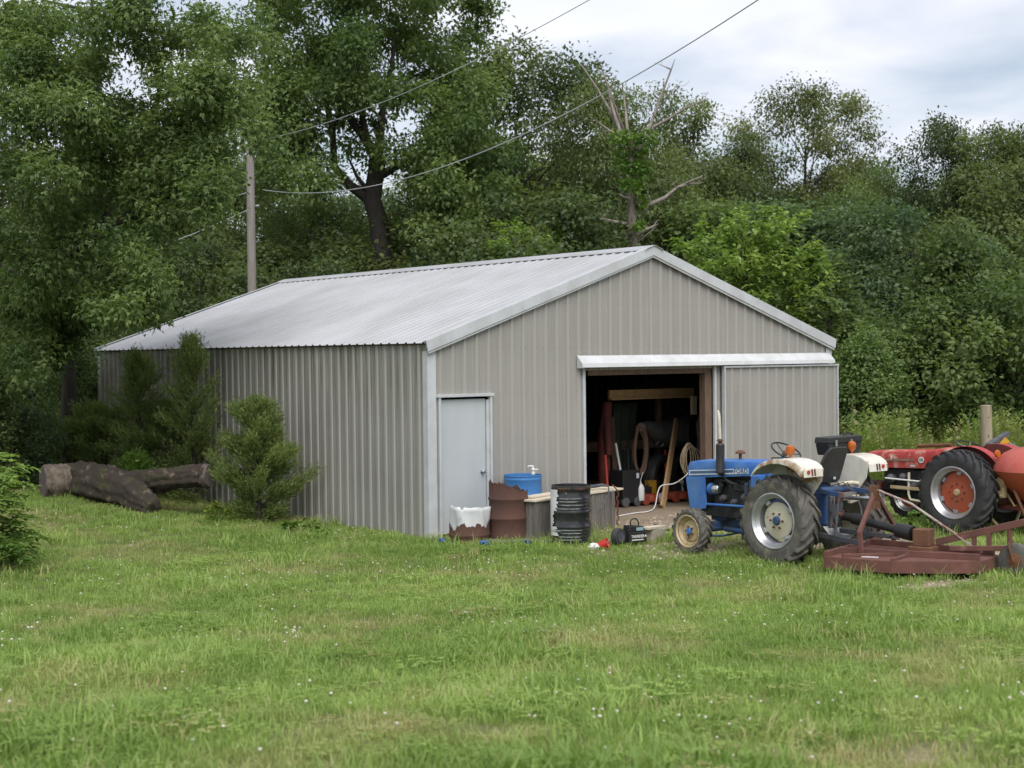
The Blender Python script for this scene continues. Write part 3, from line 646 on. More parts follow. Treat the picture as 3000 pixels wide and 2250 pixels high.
# low dark growth left of the barn
plant_specs = (('under', 70, 31, 640, 1.0, 'dark leafy tree under the near oak at the left picture edge'), ('bush', 180, 32.5, 770, 1.1, 'dark bush beside the rear left corner of the barn'), ('bushB', 30, 28, 860, 1.2, 'bluish green bush at the left edge above the log'),
               ('bush', -90, 27, 700, 1.2, 'dense bush cut by the left picture edge'), ('under', 250, 34, 600, 1.0, 'dark tree behind the left roof corner'))
for kind, x, d, top, wd, lab in plant_specs: plant(kind, x*S_, d, top*S_, wd, lab, 'dark growth left of the barn')
# ---------------------------------------------------------------- bright saplings
def sapling(px, d, top, spread, label, n=26, base=None, leaf='bright', sz=.17):
    b = at(px, 1041, d); x, y = float(b[0]), float(b[1]); z = gz(x, y); h = float(at(px, top, d)[2])-z
    e = thing('young_tree', label, 'tree', (x, y, z), group='bright young trees behind the barn')
    mb = MB(); tp = [(rng.normal(0, .05)*i, rng.normal(0, .05)*i, h*.95*i/5) for i in range(6)]; mb.tube(tp, [.05, .045, .04, .03, .02, .01], 7)
    Ps, Ds, Ns, T = [], [], [], []
    for k in range(n):
        t = rng.uniform(.25, 1)**.7; a = rng.uniform(0, 6.28); ln = spread*(1.15-.75*t)*rng.uniform(.7, 1.2); z0 = h*.95*t; rise = rng.uniform(.15, .6)
        p1 = np.array([math.cos(a)*ln, math.sin(a)*ln, z0+ln*rise]); p0 = np.array([0, 0, z0*.93]); P = branchpath(p0, p1, .08, 6); mb.tube(P, [.018, .015, .012, .01, .007, .004], 5)
        bt = rng.normal(0, .15)
        for s_ in np.linspace(.2, 1, 26):
            i = s_*5; i0 = min(int(i), 4); q = P[i0]+(P[i0+1]-P[i0])*(i-i0); dr = unit((p1-p0)[None])[0]; side = np.array([-dr[1], dr[0], 0])
            for sg in (1, -1):
                for _ in range(2):
                    Ps.append(q+rng.normal(0, .07, 3)); Ds.append(dr*.6+side*sg*.8+np.array([0, 0, -.35])+rng.normal(0, .3, 3)); Ns.append(np.array([0, 0, 1])+rng.normal(0, .35, 3)); T.append(np.clip(.5+bt+rng.normal(0, .17), 0, 1))
    mb.build('trunk', BARK, e, smooth=60)
    V, Q = leafquads(np.array(Ps), unit(np.array(Ds)), unit(np.array(Ns)), sz*rng.uniform(.7, 1.2, len(Ps)), sz*.5); fast('crown', V, Q, LEAF[leaf], e, T)
sapling(1610*S_, 33.5, 435*S_, 2.5, 'bright green young tree above the right roof slope', 44)
sapling(1535*S_, 34.5, 485*S_, 1.9, 'bright green young tree right beside the barn ridge, lower one', 30)
sapling(1715*S_, 34, 520*S_, 1.8, 'bright green leafy young tree low behind the right rake', 34)
sapling(1120*S_, 40, 455*S_, 1.3, 'small bright green tree peeking over the middle of the ridge', 26)
sapling(1180*S_, 40, 480*S_, 1.1, 'small yellow-green shoot right of the small bright tree on the ridge', 18)
sapling(1790*S_, 32, 640*S_, 1.0, 'grey-green sapling with upright shoots above the lower right roof', 20, leaf='mid')
# ---------------------------------------------------------------- cedars, bushes by the left wall
def cedar(px, d, top, rad, label, n=9000, leaf='cedar', base_py=None):
    b = at(px, 1041, d); x, y = float(b[0]), float(b[1])
    if y > -1 and x+rad*.75 > -.05: x = -.05-rad*.75
    z = gz(x, y); h = float(at(px, top, d)[2])-z
    e = thing('cedar_shrub', label, 'shrub', (x, y, z), group='cedars along the left wall')
    mb = MB(); mb.tube([(0, 0, -.1), (.02, 0, h*.4), (0, .02, h*.9)], [.05, .03, .01], 7)
    Ps, Ds, T = [], [], []; nb = int(46*h/2)+16
    for k in range(nb):
        t = (k+rng.random())/nb; a = rng.uniform(0, 6.28); prof = (1-t)**.54*(.55+.45*min(1, t*5+.3)); ln = rad*max(prof, .06)*rng.uniform(.5, 1.45); z0 = h*(.012+.95*t)
        p0 = np.array([0, 0, z0*.92]); p1 = np.array([math.cos(a)*ln, math.sin(a)*ln, z0+(ln*rng.uniform(.2, .75)+.06)*min(1, t*5+.05)]); mb.tube([p0, (p0+p1)/2+np.array([0, 0, -.03]), p1], [.012, .009, .003], 4)
        m_ = int(1.7*n/nb); s_ = rng.uniform(.25, 1.06, m_)[:, None]; q = p0+(p1-p0)*s_+rng.normal(0, .055, (m_, 3)); dr = unit((p1-p0)[None])
        Ps.append(q); Ds.append(unit(dr*.9+rnd(m_)*.75+np.array([0, 0, .35]))); T.append(np.clip(.45+rng.normal(0, .13)+rng.normal(0, .18, m_), 0, 1))
    mb.build('stem', BARK, e, smooth=60)
    P, D, T = np.concatenate(Ps), np.concatenate(Ds), np.concatenate(T)
    V, Q = leafquads(P, D, unit(rnd(len(P))+np.array([0, 0, .6])), rng.uniform(.06, .125, len(P)), rng.uniform(.009, .02, len(P)), .1); fast('foliage', V, Q, LEAF[leaf], e, T)
cedar(405, 28.2, 1030, .85, 'tall feathery cedar beside the left wall near the barn rear', 7500)
cedar(560, 27.2, 975, .72, 'tall slender cedar whose tip reaches the eave of the left wall', 7500)
cedar(752, 24.7, 1178, .72, 'round bright cedar at the end of the log, nearest to the lawn', 17000)
cedar(480, 28.0, 1190, .8, 'low cedar between the two tall cedars behind the log', 9000)
cedar(300, 29.0, 1200, .9, 'cedar behind the cut end of the log, left of the wall', 10000)
cedar(215, 29.5, 1240, .9, 'dark low cedar behind the log round', 9000)
cedar(390, 26.4, 1345, .38, 'tiny fresh green cedar tuft sprouting behind the log', 2500, 'ivy')
def weed(px, py, d, h, n, label, leaf='vine', sz=.09, spread=.3, name='leafy_weed', grp='weeds and vines', lift=0):
    b = at(px, py, d); x, y = float(b[0]), float(b[1])
    if y > -.3 and -.12-spread*.5 < x < 4: x = -.12-spread*.5
    z = gz(x, y); e = thing(name, label, 'plant', (x, y, z+lift), group=grp); mb = MB(); P = []
    for k in range(max(3, n//12)):
        a = rng.uniform(0, 6.28); tip = np.array([math.cos(a)*spread*rng.uniform(.3, 1), math.sin(a)*spread*rng.uniform(.3, 1), h*rng.uniform(.6, 1)]); q = branchpath((0, 0, 0), tip, .06, 5); mb.tube(q, [.006, .005, .004, .004, .003], 4)
        for s_ in rng.uniform(.25, 1, 12): i = s_*4; i0 = min(int(i), 3); P.append(q[i0]+(q[i0+1]-q[i0])*(i-i0))
    mb.build('stem', LEAF['ivy'], e, smooth=60); P = np.array(P); n = len(P); D = unit(rnd(n)*np.array([1, 1, .3])+np.array([0, 0, -.1]))
    V, Q = leafquads(P, D, unit(np.array([0, 0, 1])+rnd(n)*.5), sz*rng.uniform(.6, 1.2, n), sz*.7); fast('leaves', V, Q, LEAF[leaf], e, np.clip(rng.normal(.4, .25, n), 0, 1))
weed(640, 1500, 24.6, .45, 90, 'yellow-green vine at the foot of the bright cedar by the log', spread=.35)
weed(680, 1260, 24.6, .3, 50, 'vine with yellow leaves climbing over the bright cedar', spread=.25, lift=1.15)
weed(850, 1530, 23.6, .22, 80, 'low creeping weeds along the foot of the left wall', spread=.4, leaf='ivy')
weed(930, 1545, 23.0, .2, 60, 'small weeds along the left wall, nearer the front corner', spread=.35, leaf='ivy')
weed(400, 1330, 26.4, .95, 60, 'light green leafy sapling shoot behind the log', spread=.25, leaf='bright')
weed(2675, 1570, 21.5, .5, 60, 'leafy green weed between the two tractors', leaf='ivy', spread=.18)
weed(1930, 1560, 22.3, .16, 40, 'small green weed growing on the dirt before the open door', leaf='ivy', spread=.16)
def sumac():
    b = at(-95, 1041, 18.6); x, y = float(b[0]), float(b[1]); z = gz(x, y); e = thing('sumac_bush', 'bright green bush with feathered leaves at the left picture edge', 'bush', (x, y, z)); mb = MB(); Ps, Ds, Ns, T = [], [], [], []
    for k in range(290):
        a = rng.uniform(0, 6.28); t = rng.random(); rr = .15+.45*rng.random()**.6; zz = .12+1.3*t; rr *= (1.15-.5*t)
        c = np.array([math.cos(a)*rr, math.sin(a)*rr*.8, zz]); (mb.tube([(0, 0, 0), (c[0]*.4, c[1]*.4, zz*.6), tuple(c)], [.012, .007, .003], 5) if k % 5 == 0 else None)
        dr = unit(np.array([[math.cos(a)+rng.normal(0, .4), math.sin(a)+rng.normal(0, .4), rng.uniform(-.2, .5)]]))[0]; side = unit(np.cross(dr, [0, 0, 1.])[None])[0]; L_ = rng.uniform(.25, .42); bt = np.clip(.15+.5*t+rng.normal(0, .12), 0, 1)
        for j in range(9):
            q = c+dr*L_*j/8+np.array([0, 0, -.12*(j/8)**2])
            for sg in (1, -1): Ps.append(q); Ds.append(side*sg+dr*.55+np.array([0, 0, -.12])+rng.normal(0, .22, 3)); Ns.append(np.array([0, 0, 1])+rng.normal(0, .25, 3)); T.append(np.clip(bt+rng.normal(0, .1), 0, 1))
    mb.build('stem', BARK, e, smooth=60); n = len(Ps)
    V, Q = leafquads(np.array(Ps), unit(np.array(Ds)), unit(np.array(Ns)), rng.uniform(.09, .14, n), .042); fast('leaves', V, Q, LEAF['sumac'], e, T)
sumac()
# ---------------------------------------------------------------- log and log round
LOGB = mat('rotten_bark', (.045, .034, .027), .95, var=(.17, .14, .105), vs=6, vst=(1, 1, 1), thr=(.56, .7), spots=(.05, .055, .022), ss=7, sthr=(.55, .62), bump=.9, bs=11)
LOGE = mat('grey_log_end', (.15, .12, .115), .95, var=(.08, .06, .055), vs=9, bump=.6, bs=14)
LOGP = mat('pale_split_wood', (.20, .165, .13), .95, var=(.09, .07, .055), vs=8, bump=.6, bs=14)
def rough_tube(path, rad, n=20, amp=.12, seed=0):
    mb = MB(); P = np.array(path); n = 44; k = 64; t = np.linspace(0, len(P)-1, k); PP = np.stack([np.interp(t, range(len(P)), P[:, j]) for j in range(3)], 1); rr = np.interp(t, range(len(P)), rad); mb.tube([tuple(p) for p in PP], list(rr), n)
    V = np.array(mb.v); c = np.repeat(PP, n, 0); d = V-c; a = np.arctan2(d[:, 2], d[:, 0]+d[:, 1]); s_ = np.repeat(np.arange(k), n)
    f = 1+amp*(.55*np.sin(3*a+s_*.14+seed)+.45*np.sin(7*a+seed*2+.5*np.sin(s_*.2))+.4*np.sin(13*a+.7*np.sin(s_*.33))+.3*np.sin(.5*s_+2*a)+rng.normal(0, .28, len(V))); mb.v = [tuple(q) for q in c+d*f[:, None]]; return mb
DL = 25.6
g = lambda px, py, d=DL: at(px, py, d)
lc = g(330, 1460); lz = gz(lc[0], lc[1]); e = thing('fallen_log', 'dark fallen tree log with a cut branch stub, lying before the cedars', 'log', (float(lc[0]), float(lc[1]), lz)); o3 = np.array([lc[0], lc[1], lz])
A = [g(195, 1405, 26.3), g(260, 1410, 26.0), g(330, 1428, 25.7), g(400, 1455, 25.3), g(450, 1490, 24.9)]
rough_tube([tuple(np.array(p)-o3) for p in A], [.27, .30, .33, .28, .14], amp=.13, seed=1).build('trunk', LOGB, e, smooth=70)
Bp = [g(385, 1420, 25.6), g(450, 1408, 25.4), g(530, 1398, 25.2), g(600, 1394, 25.0), g(612, 1394, 24.97)]
rough_tube([tuple(np.array(p)-o3) for p in Bp], [.22, .20, .17, .19, .19], amp=.12, seed=4).build('branch_stub', LOGB, e, smooth=70)
p0, p1 = np.array(Bp[3])-o3, np.array(Bp[4])-o3; dd = unit((p1-p0)[None])[0]
mb = MB(); mb.tube([tuple(p1-dd*.05), tuple(p1+dd*.035)], [.205, .185], 20); mb.build('cut_end', LOGE, e, smooth=30)
for (px, py, r0) in ():
    q = np.array(g(px, py, 25.0))-o3; mb = MB(); mb.lathe([(0, -.06), (r0, -.03), (r0*.8, .03), (r0*.3, .05), (0, .03)], tuple(q), tuple(-_fw+np.array([0, 0, .6])), 10); mb.build('burl', LOGP, e, smooth=60)
c = g(162, 1398, 26.0); lz2 = gz(c[0], c[1]); e = thing('log_round', 'short sawn log round with dark cut face beside the fallen log', 'log', (float(c[0]), float(c[1]), lz2)); o3 = np.array([c[0], c[1], lz2]); ctr = np.array(c)-o3
ax = unit((-_R*.86-_fw*.5)[None])[0]; rad_ = .29; ctr[2] = rad_*.93
rough_tube([tuple(ctr+ax*t) for t in (-.24, -.1, .05, .2)], [.28, .3, .3, .28], amp=.05, seed=2).build('bark', LOGP, e, smooth=70)
MB().tube([tuple(ctr+ax*.19), tuple(ctr+ax*.215)], [.285, .27], 22).build('cut_face', LOGE, e, smooth=30)
# ---------------------------------------------------------------- utility pole and wires
POLEW = mat('pole_wood', (.27, .245, .225), .9, var=(.19, .17, .155), vs=4, vst=(8, 8, .5), bump=.3, bs=20, bst=(4, 4, .4))
b = at(741, 1041, 38); e = thing('utility_pole', 'weathered wooden utility pole behind the barn roof', 'pole', (float(b[0]), float(b[1]), 0)); zt = float(at(741, 430, 38)[2])
MB().tube([(0, 0, -.3), (0, 0, zt)], [.125, .10], 14).build('shaft', POLEW, e, smooth=60)
MB().cyl((.06, -.1, zt-.25), (.06, -.2, zt-.25), .05, n=10).build('insulator', M['steel'], e); MB().cyl((.1, -.08, zt-1.5), (.16, -.16, zt-1.5), .035, n=10).build('insulator', M['steel'], e)
WIRE = mat('grey_wire', (.42, .43, .44), .5)
def wire(p0, p1, sag, r, label):
    p0, p1 = np.array(p0), np.array(p1); t = np.linspace(0, 1, 40)[:, None]; P = p0+(p1-p0)*t-np.array([0, 0, 1])*sag*4*t*(1-t); mb = MB(); mb.tube([tuple(q) for q in P], r, 6); tag(mb.build('power_line', WIRE, None, smooth=60), label, 'wire', 'wires on the utility pole')
wire(at(756, 412, 38), at(2700, -600, 15), .55, .0065, 'upper power line from the pole rising to the top right')
wire(at(770, 556, 38), at(3000, -560, 15), 1.25, .0085, 'lower thicker power line from the pole sagging past the oak')
wire(at(735, 560, 38), at(-700, 770, 24), .35, .007, 'wire from the pole running left behind the near oak')
wire(at(735, 610, 38), at(-600, 900, 24), .5, .007, 'lowest wire from the pole running left through the leaves')
# ---------------------------------------------------------------- lawn: tufts scattered over the ground
def tuftmesh(name, nb, hgt, rad, wd, lean, seed, heads=0):
    r_ = np.random.default_rng(seed); V = []; Fc = []
    for k in range(nb):
        a = r_.uniform(0, 6.28); q = rad*math.sqrt(r_.random()); x, y = q*math.cos(a), q*math.sin(a); h = hgt*r_.uniform(.45, 1.15); b = r_.uniform(0, 6.28); ln = h*lean*r_.uniform(.2, 1.3); w_ = wd*r_.uniform(.6, 1.3)
        dx, dy = math.cos(b), math.sin(b); sx, sy = -dy*w_/2, dx*w_/2; i = len(V)
        V += [(x-sx, y-sy, -.02), (x+sx, y+sy, -.02), (x+dx*ln*.35+sx*.85, y+dy*ln*.35+sy*.85, h*.55), (x+dx*ln*.35-sx*.85, y+dy*ln*.35-sy*.85, h*.55), (x+dx*ln, y+dy*ln, h*.92)]
        Fc += [(i, i+1, i+2, i+3), (i+3, i+2, i+4)]
    for k in range(heads):           # feathery seed heads on thin stalks
        a = r_.uniform(0, 6.28); x, y = rad*math.cos(a), rad*math.sin(a); h = hgt*r_.uniform(.95, 1.35); i = len(V); V += [(x-.003, y, 0), (x+.003, y, 0), (x+.05, y+.02, h)]; Fc.append((i, i+1, i+2))
        for q in range(14):
            z = h-.2*q/14; b = r_.uniform(0, 6.28); i = len(V); c = (x+.05*z/h, y+.02, z); ln = .03+.05*q/14; V += [c, (c[0]+math.cos(b)*ln, c[1]+math.sin(b)*ln, z+.02), (c[0]+math.cos(b+.5)*ln*.7, c[1]+math.sin(b+.5)*ln*.7, z+.03)]; Fc.append((i, i+1, i+2))
    me = bpy.data.meshes.new(name); me.from_pydata(V, [], Fc); me.update(); return me
def clovermesh(name, seed):
    r_ = np.random.default_rng(seed); V = []; Fc = []
    for k in range(18):
        a = r_.uniform(0, 6.28); q = .14*math.sqrt(r_.random()); x, y, z = q*math.cos(a), q*math.sin(a), r_.uniform(.02, .06)
        for j in range(3):
            b = a+j*2.1; c, s_ = math.cos(b), math.sin(b); w_ = .008; ln = r_.uniform(.011, .02); i = len(V)
            V += [(x, y, z), (x+c*ln*.6-s_*w_, y+s_*ln*.6+c*w_, z+.006), (x+c*ln, y+s_*ln, z+.002), (x+c*ln*.6+s_*w_, y+s_*ln*.6-c*w_, z+.006)]; Fc.append((i, i+1, i+2, i+3))
    me = bpy.data.meshes.new(name); me.from_pydata(V, [], Fc); me.update(); return me
def grassmat(name, g0, g1, dry):
    m_ = leafmat(name, g0, g1, .4, rough=.6, attr='tint', atype='INSTANCER', spec=.2); nt = m_.node_tree; N = nt.nodes; L = nt.links
    b = N['Principled BSDF']; src = b.inputs['Base Color'].links[0].from_socket
    a = N.new('ShaderNodeAttribute'); a.attribute_name = 'dry'; a.attribute_type = 'INSTANCER'
    mx = N.new('ShaderNodeMixRGB'); mx.inputs['Color2'].default_value = (*dry, 1); L.new(a.outputs['Fac'], mx.inputs['Fac']); L.new(src, mx.inputs['Color1'])
    for l in list(src.links):
        if l.to_node != mx: t = l.to_socket; L.remove(l); L.new(mx.outputs[0], t)
    return m_
GRASS = grassmat('grass_blade', (.175, .272, .068), (.35, .465, .145), (.45, .40, .22))
TALL = grassmat('tall_grass_blade', (.12, .21, .04), (.24, .34, .08), (.36, .30, .17))
def scatter(name, P, rz, sc, ti, dry, meshes, mt, label):
    coll = bpy.data.collections.new(name+'_tufts')
    for i, me in enumerate(meshes):
        me.materials.append(mt); coll.objects.link(bpy.data.objects.new(f'{name}_blade_{i:02d}', me))
    me = bpy.data.meshes.new(name); me.vertices.add(len(P)); me.vertices.foreach_set('co', np.asarray(P, np.float32).ravel())
    for nm, arr in (('rz', rz), ('sc', sc), ('tint', ti), ('dry', dry)):
        a = me.attributes.new(nm, 'FLOAT', 'POINT'); a.data.foreach_set('value', np.asarray(arr, np.float32))
    me.update(); o = bpy.data.objects.new(name, me); COL.objects.link(o)
    ng = bpy.data.node_groups.new(name, 'GeometryNodeTree'); ng.interface.new_socket('Geometry', in_out='INPUT', socket_type='NodeSocketGeometry'); ng.interface.new_socket('Geometry', in_out='OUTPUT', socket_type='NodeSocketGeometry')
    N, L = ng.nodes, ng.links; gi, go = N.new('NodeGroupInput'), N.new('NodeGroupOutput'); ip = N.new('GeometryNodeInstanceOnPoints'); ci = N.new('GeometryNodeCollectionInfo')
    ci.inputs['Collection'].default_value = coll; ci.inputs['Separate Children'].default_value = True; ci.inputs['Reset Children'].default_value = True
    ip.inputs['Pick Instance'].default_value = True
    def na(nm):
        n = N.new('GeometryNodeInputNamedAttribute'); n.data_type = 'FLOAT'; n.inputs['Name'].default_value = nm; return n.outputs[0]
    cx = N.new('ShaderNodeCombineXYZ'); L.new(na('rz'), cx.inputs[2]); ri = N.new('FunctionNodeRandomValue'); ri.data_type = 'INT'; ri.inputs[4].default_value = 0; ri.inputs[5].default_value = len(meshes)-1
    L.new(gi.outputs[0], ip.inputs['Points']); L.new(ci.outputs[0], ip.inputs['Instance']); L.new(ri.outputs[2], ip.inputs['Instance Index'])
    e2r = N.new('FunctionNodeEulerToRotation'); L.new(cx.outputs[0], e2r.inputs[0]); L.new(e2r.outputs[0], ip.inputs['Rotation']); L.new(na('sc'), ip.inputs['Scale'])
    L.new(ip.outputs[0], go.inputs[0]); md = o.modifiers.new('scatter', 'NODES'); md.node_group = ng
    return tag(o, label, 'grass', kind='stuff')
def lawnpoints():
    out_ = []
    for s0, s1, dens, pad in ((4.5, 10, 85, 1.5), (10, 17, 70, 2.5), (17, 27, 52, 3), (27, 42, 16, 4)):
        area = .72*(s1*s1-s0*s0)/2+2*pad*(s1-s0); n = int(area*dens*1.6); s = rng.uniform(s0, s1, n); half = .36*s+pad; mxh = .36*s1+pad; l = rng.uniform(-mxh, mxh, n); k = np.abs(l) < half
        s, l = s[k], l[k]; x = CAM[0]+s*math.sin(YAW)+l*math.cos(YAW); y = CAM[1]+s*math.cos(YAW)-l*math.sin(YAW)
        keep = ~((x > -.06)&(x < BW+.06)&(y > -.03)&(y < BL_+.06)); gr = gravel(x, y); keep &= rng.random(len(x)) > np.clip(gr*1.35-.12, 0, .97)
        keep &= ~((x > 2.7)&(x < 6.5)&(y > -1.6)&(y < 0)&(rng.random(len(x)) < .95))
        out_.append(np.stack([x[keep], y[keep], s[keep]], 1))
    return np.concatenate(out_)
def lawn():
    p = lawnpoints(); x, y, s = p.T; n = len(x); z = H(x, y); pat = .5+.28*np.sin(.9*x+.5*y+.3)+.24*np.sin(1.7*y-.9*x)+.2*np.sin(3.3*x+2.9*y)+.16*np.sin(6.1*x-4.7*y)
    wr = worn(x, y); ti = np.clip(.45+.5*(pat-.5)+rng.normal(0, .24, n), 0, 1); dry = np.clip(wr*rng.uniform(.15, 1.0, n)+(rng.random(n) < .07)*.7, 0, .95)
    lush = sstep((.5+.3*np.sin(1.6*x-1.1*y)+.3*np.sin(2.3*y+.7*x)-.55)*3)
    sc = rng.gamma(9, .105, n).clip(.5, 1.9)*(1-.3*wr)*(1+.45*lush); sc *= 1+.35*sstep((9.5-s)/3)
    scatter('lawn_grass', np.stack([x, y, z], 1), rng.uniform(0, 6.28, n), sc, ti, dry, [tuftmesh(f'tuft{i}', 46, .046+.007*i, .15, .0065, .8, 100+i) for i in range(6)]+[tuftmesh('tuft6', 18, .095, .09, .008, 1.0, 120), clovermesh('clover0', 1)], GRASS, 'mown green lawn with straw-coloured patches in front of the barn')
    return p
LP = lawn()
def tallgrass():
    P = []
    for _ in range(7500):
        px = rng.uniform(2455, 3080); d = rng.uniform(27.6, 32); b = at(px, 1041, d)
        if b[0] < BW+.35 and b[1] > -.4: continue
        if px < 2560 and rng.random() < .5: continue
        P.append((b[0], b[1]))
    P = np.array(P); n = len(P); dry = np.clip(rng.normal(.25, .3, n), 0, .95); x, y = P.T; sc = rng.uniform(.6, 1.25, n)*(1+.3*np.sin(x*1.4+y))*(1+.25*np.sin(3.1*y-x))
    scatter('tall_grass', np.stack([x, y, H(x, y)], 1), rng.uniform(0, 6.28, n), sc, np.clip(rng.normal(.6, .2, n), 0, 1), dry, [tuftmesh(f'tall{i}', 10, .78, .12, .013, .6, 200+i, heads=(0, 0, 1, 0)[i]) for i in range(4)], TALL, 'tall unmown grass growing behind the red tractor')
    # scattered taller blades round the things that the mower cannot reach
    Q = []
    for cx, cy, rr, m_ in ((.5, -1.2, .75, 70), (1.2, -1.9, .5, 50), (1.9, -1.6, .5, 40), (2.2, -5.4, .9, 60), (6.4, -5.0, 1.0, 70), (2.2, -7.2, 1.3, 90), (-.3, 2.5, .25, 40), (-.3, 5, .4, 60), (6.8, -6, 1, 60), (-1.3, 7.2, 1.6, 90), (8.5, -2, 1.5, 120)):
        for _ in range(m_):
            a = rng.uniform(0, 6.28); q = rr*rng.uniform(.5, 1.1); x, y = cx+q*math.cos(a), cy+q*math.sin(a)
            if x > -.05 and y > -.05: continue
            Q.append((x, y))
    Q = np.array(Q); n = len(Q); x, y = Q.T
    scatter('edge_grass', np.stack([x, y, H(x, y)], 1), rng.uniform(0, 6.28, n), rng.uniform(.6, 1.3, n), np.clip(rng.normal(.5, .2, n), 0, 1), np.clip(rng.normal(.15, .25, n), 0, .9), [tuftmesh(f'edge{i}', 7, .19, .07, .007, .9, 300+i) for i in range(3)], GRASS, 'longer grass left standing round the barrels, tractors and wall')
tallgrass()
def clover():
    k = np.zeros(len(LP), bool); x, y, s = LP.T; den = np.clip(.35+.5*np.sin(.8*x+1.1*y+.6)+.4*np.sin(2.1*x-1.3*y), 0, 1)
    l = sl(x, y)[1]; den *= np.where((s > 16)&(np.abs(l+.5) < 2.5), 2.2, 1); den *= np.where(gravel(x, y) > .3, 0, 1)*np.where(s < 26, 1, 0); k = rng.random(len(x)) < den*.075
    Q = LP[k]; bm = bmesh.new(); bmesh.ops.create_icosphere(bm, subdivisions=1, radius=1); V0 = np.array([v.co[:] for v in bm.verts]); F0 = np.array([[v.index for v in f.verts] for f in bm.faces]); bm.free()
    n = len(Q); c = np.stack([Q[:, 0]+rng.normal(0, .1, n), Q[:, 1]+rng.normal(0, .1, n), H(Q[:, 0], Q[:, 1])+rng.uniform(.06, .095, n)], 1); r_ = rng.uniform(.0075, .014, n)
    V = (c[:, None]+V0[None]*r_[:, None, None]*np.array([1, 1, .85])).reshape(-1, 3); Fq = (F0[None]+np.arange(n)[:, None, None]*len(V0)).reshape(-1, 3)
    o = fast('clover_flowers', V, Fq, mat('clover_white', (.60, .60, .50), .8, var=(.5, .44, .36), vs=2)); tag(o, 'small white clover heads dotted over the lawn', 'flowers', kind='stuff')
clover()
def pebbles():
    n = 26000; x = rng.uniform(-.5, 11.5, n); y = rng.uniform(-9.3, .3, n); k = (rng.random(n) < gravel(x, y)*.9)&~((x > -.1)&(y > -.1)); x, y = x[k], y[k]; n = len(x)
    bm = bmesh.new(); bmesh.ops.create_icosphere(bm, subdivisions=1, radius=1); V0 = np.array([v.co[:] for v in bm.verts]); F0 = np.array([[v.index for v in f.verts] for f in bm.faces]); bm.free()
    c = np.stack([x, y, H(x, y)+.004], 1); r_ = rng.gamma(2.0, .006, n)+.006; sx = rng.uniform(.7, 1.3, (n, 1, 3))*np.array([1, 1, .6])
    V = (c[:, None]+V0[None]*r_[:, None, None]*sx).reshape(-1, 3); Fq = (F0[None]+np.arange(n)[:, None, None]*len(V0)).reshape(-1, 3)
    o = fast('gravel', V, Fq, mat('gravel_stone', (.46, .39, .30), .9, var=(.30, .25, .19), vs=9)); tag(o, 'pale tan gravel in the yard before the barn and round the mower', 'gravel', kind='stuff')
pebbles()
# ---------------------------------------------------------------- tractor materials
RUST = (.16, .075, .04)
M['blue'] = mat('blue_paint', (.035, .135, .43), .42, var=(.085, .20, .43), vs=2.8, spots=(.13, .18, .26), ss=9, sthr=(.58, .70), bump=.03, bs=6)
M['blueold'] = mat('grimy_blue_paint', (.035, .085, .21), .6, var=(.045, .05, .06), vs=5, thr=(.42, .62), spots=(.11, .075, .05), ss=11, sthr=(.58, .66), bump=.2, bs=30)
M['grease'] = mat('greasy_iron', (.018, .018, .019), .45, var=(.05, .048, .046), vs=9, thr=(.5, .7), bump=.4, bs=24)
M['grimegrey'] = mat('grimy_cast_iron', (.11, .11, .115), .65, var=(.05, .06, .085), vs=6, spots=(.12, .065, .035), ss=12, sthr=(.58, .66), bump=.3, bs=30)
M['fender'] = mat('rusty_white_paint', (.66, .65, .60), .4, var=(.55, .50, .40), vs=3.2, spots=(.30, .16, .06), ss=3.4, sthr=(.55, .64), bump=.04)
M['fenderlip'] = mat('rusty_fender_edge', (.60, .56, .47), .5, var=(.30, .17, .08), vs=4.5, thr=(.45, .62), bump=.05)
M['fenderin'] = mat('fender_underside', (.09, .075, .06), .85, var=(.16, .11, .07), vs=6)
M['tyre'] = mat('dusty_tyre', (.125, .118, .105), .85, var=(.065, .062, .057), vs=4, spots=(.20, .18, .14), ss=5, sthr=(.52, .68), bump=.25, bs=30)
M['tyreblk'] = mat('black_tyre', (.028, .029, .031), .55, var=(.05, .05, .05), vs=5, bump=.2, bs=30)
M['silver'] = mat('silver_rim', (.50, .51, .53), .35, .6, var=(.36, .36, .38), vs=4)
M['cream'] = mat('cream_disc', (.60, .56, .44), .5, var=(.5, .45, .33), vs=4, spots=(.24, .12, .055), ss=16, sthr=(.64, .68))
M['tan'] = mat('tan_rim', (.50, .40, .24), .55, var=(.40, .30, .16), vs=5, spots=(.2, .11, .06), ss=10, sthr=(.6, .68))
M['rust'] = mat('rusty_steel', RUST, .9, var=(.10, .048, .03), vs=5, spots=(.26, .13, .065), ss=14, sthr=(.6, .7), bump=.35, bs=40)
M['rustred'] = mat('faded_red_oxide', (.155, .066, .052), .85, var=(.105, .05, .04), vs=4, spots=(.23, .13, .095), ss=9, sthr=(.62, .72), bump=.2, bs=30)
M['blackmet'] = mat('black_satin', (.022, .022, .026), .42, var=(.04, .038, .036), vs=6)
M['vinyl'] = mat('black_vinyl', (.03, .03, .033), .5, var=(.05, .05, .05), vs=3)
M['blackplas'] = mat('black_plastic', (.022, .022, .023), .45)
M['white'] = mat('white_plastic', (.75, .75, .74), .4, var=(.62, .62, .62), vs=5)
M['decal'] = mat('worn_white_decal', (.58, .62, .66), .5, var=(.40, .48, .58), vs=6, thr=(.45, .7))
M['decalblue'] = mat('decal_blue', (.05, .10, .21), .5, var=(.09, .15, .27), vs=9)
M['amber'] = mat('amber_lens', (.50, .13, .015), .25, var=(.30, .07, .01), vs=12, coat=.3)
M['redlens'] = mat('red_reflector', (.42, .05, .035), .3)
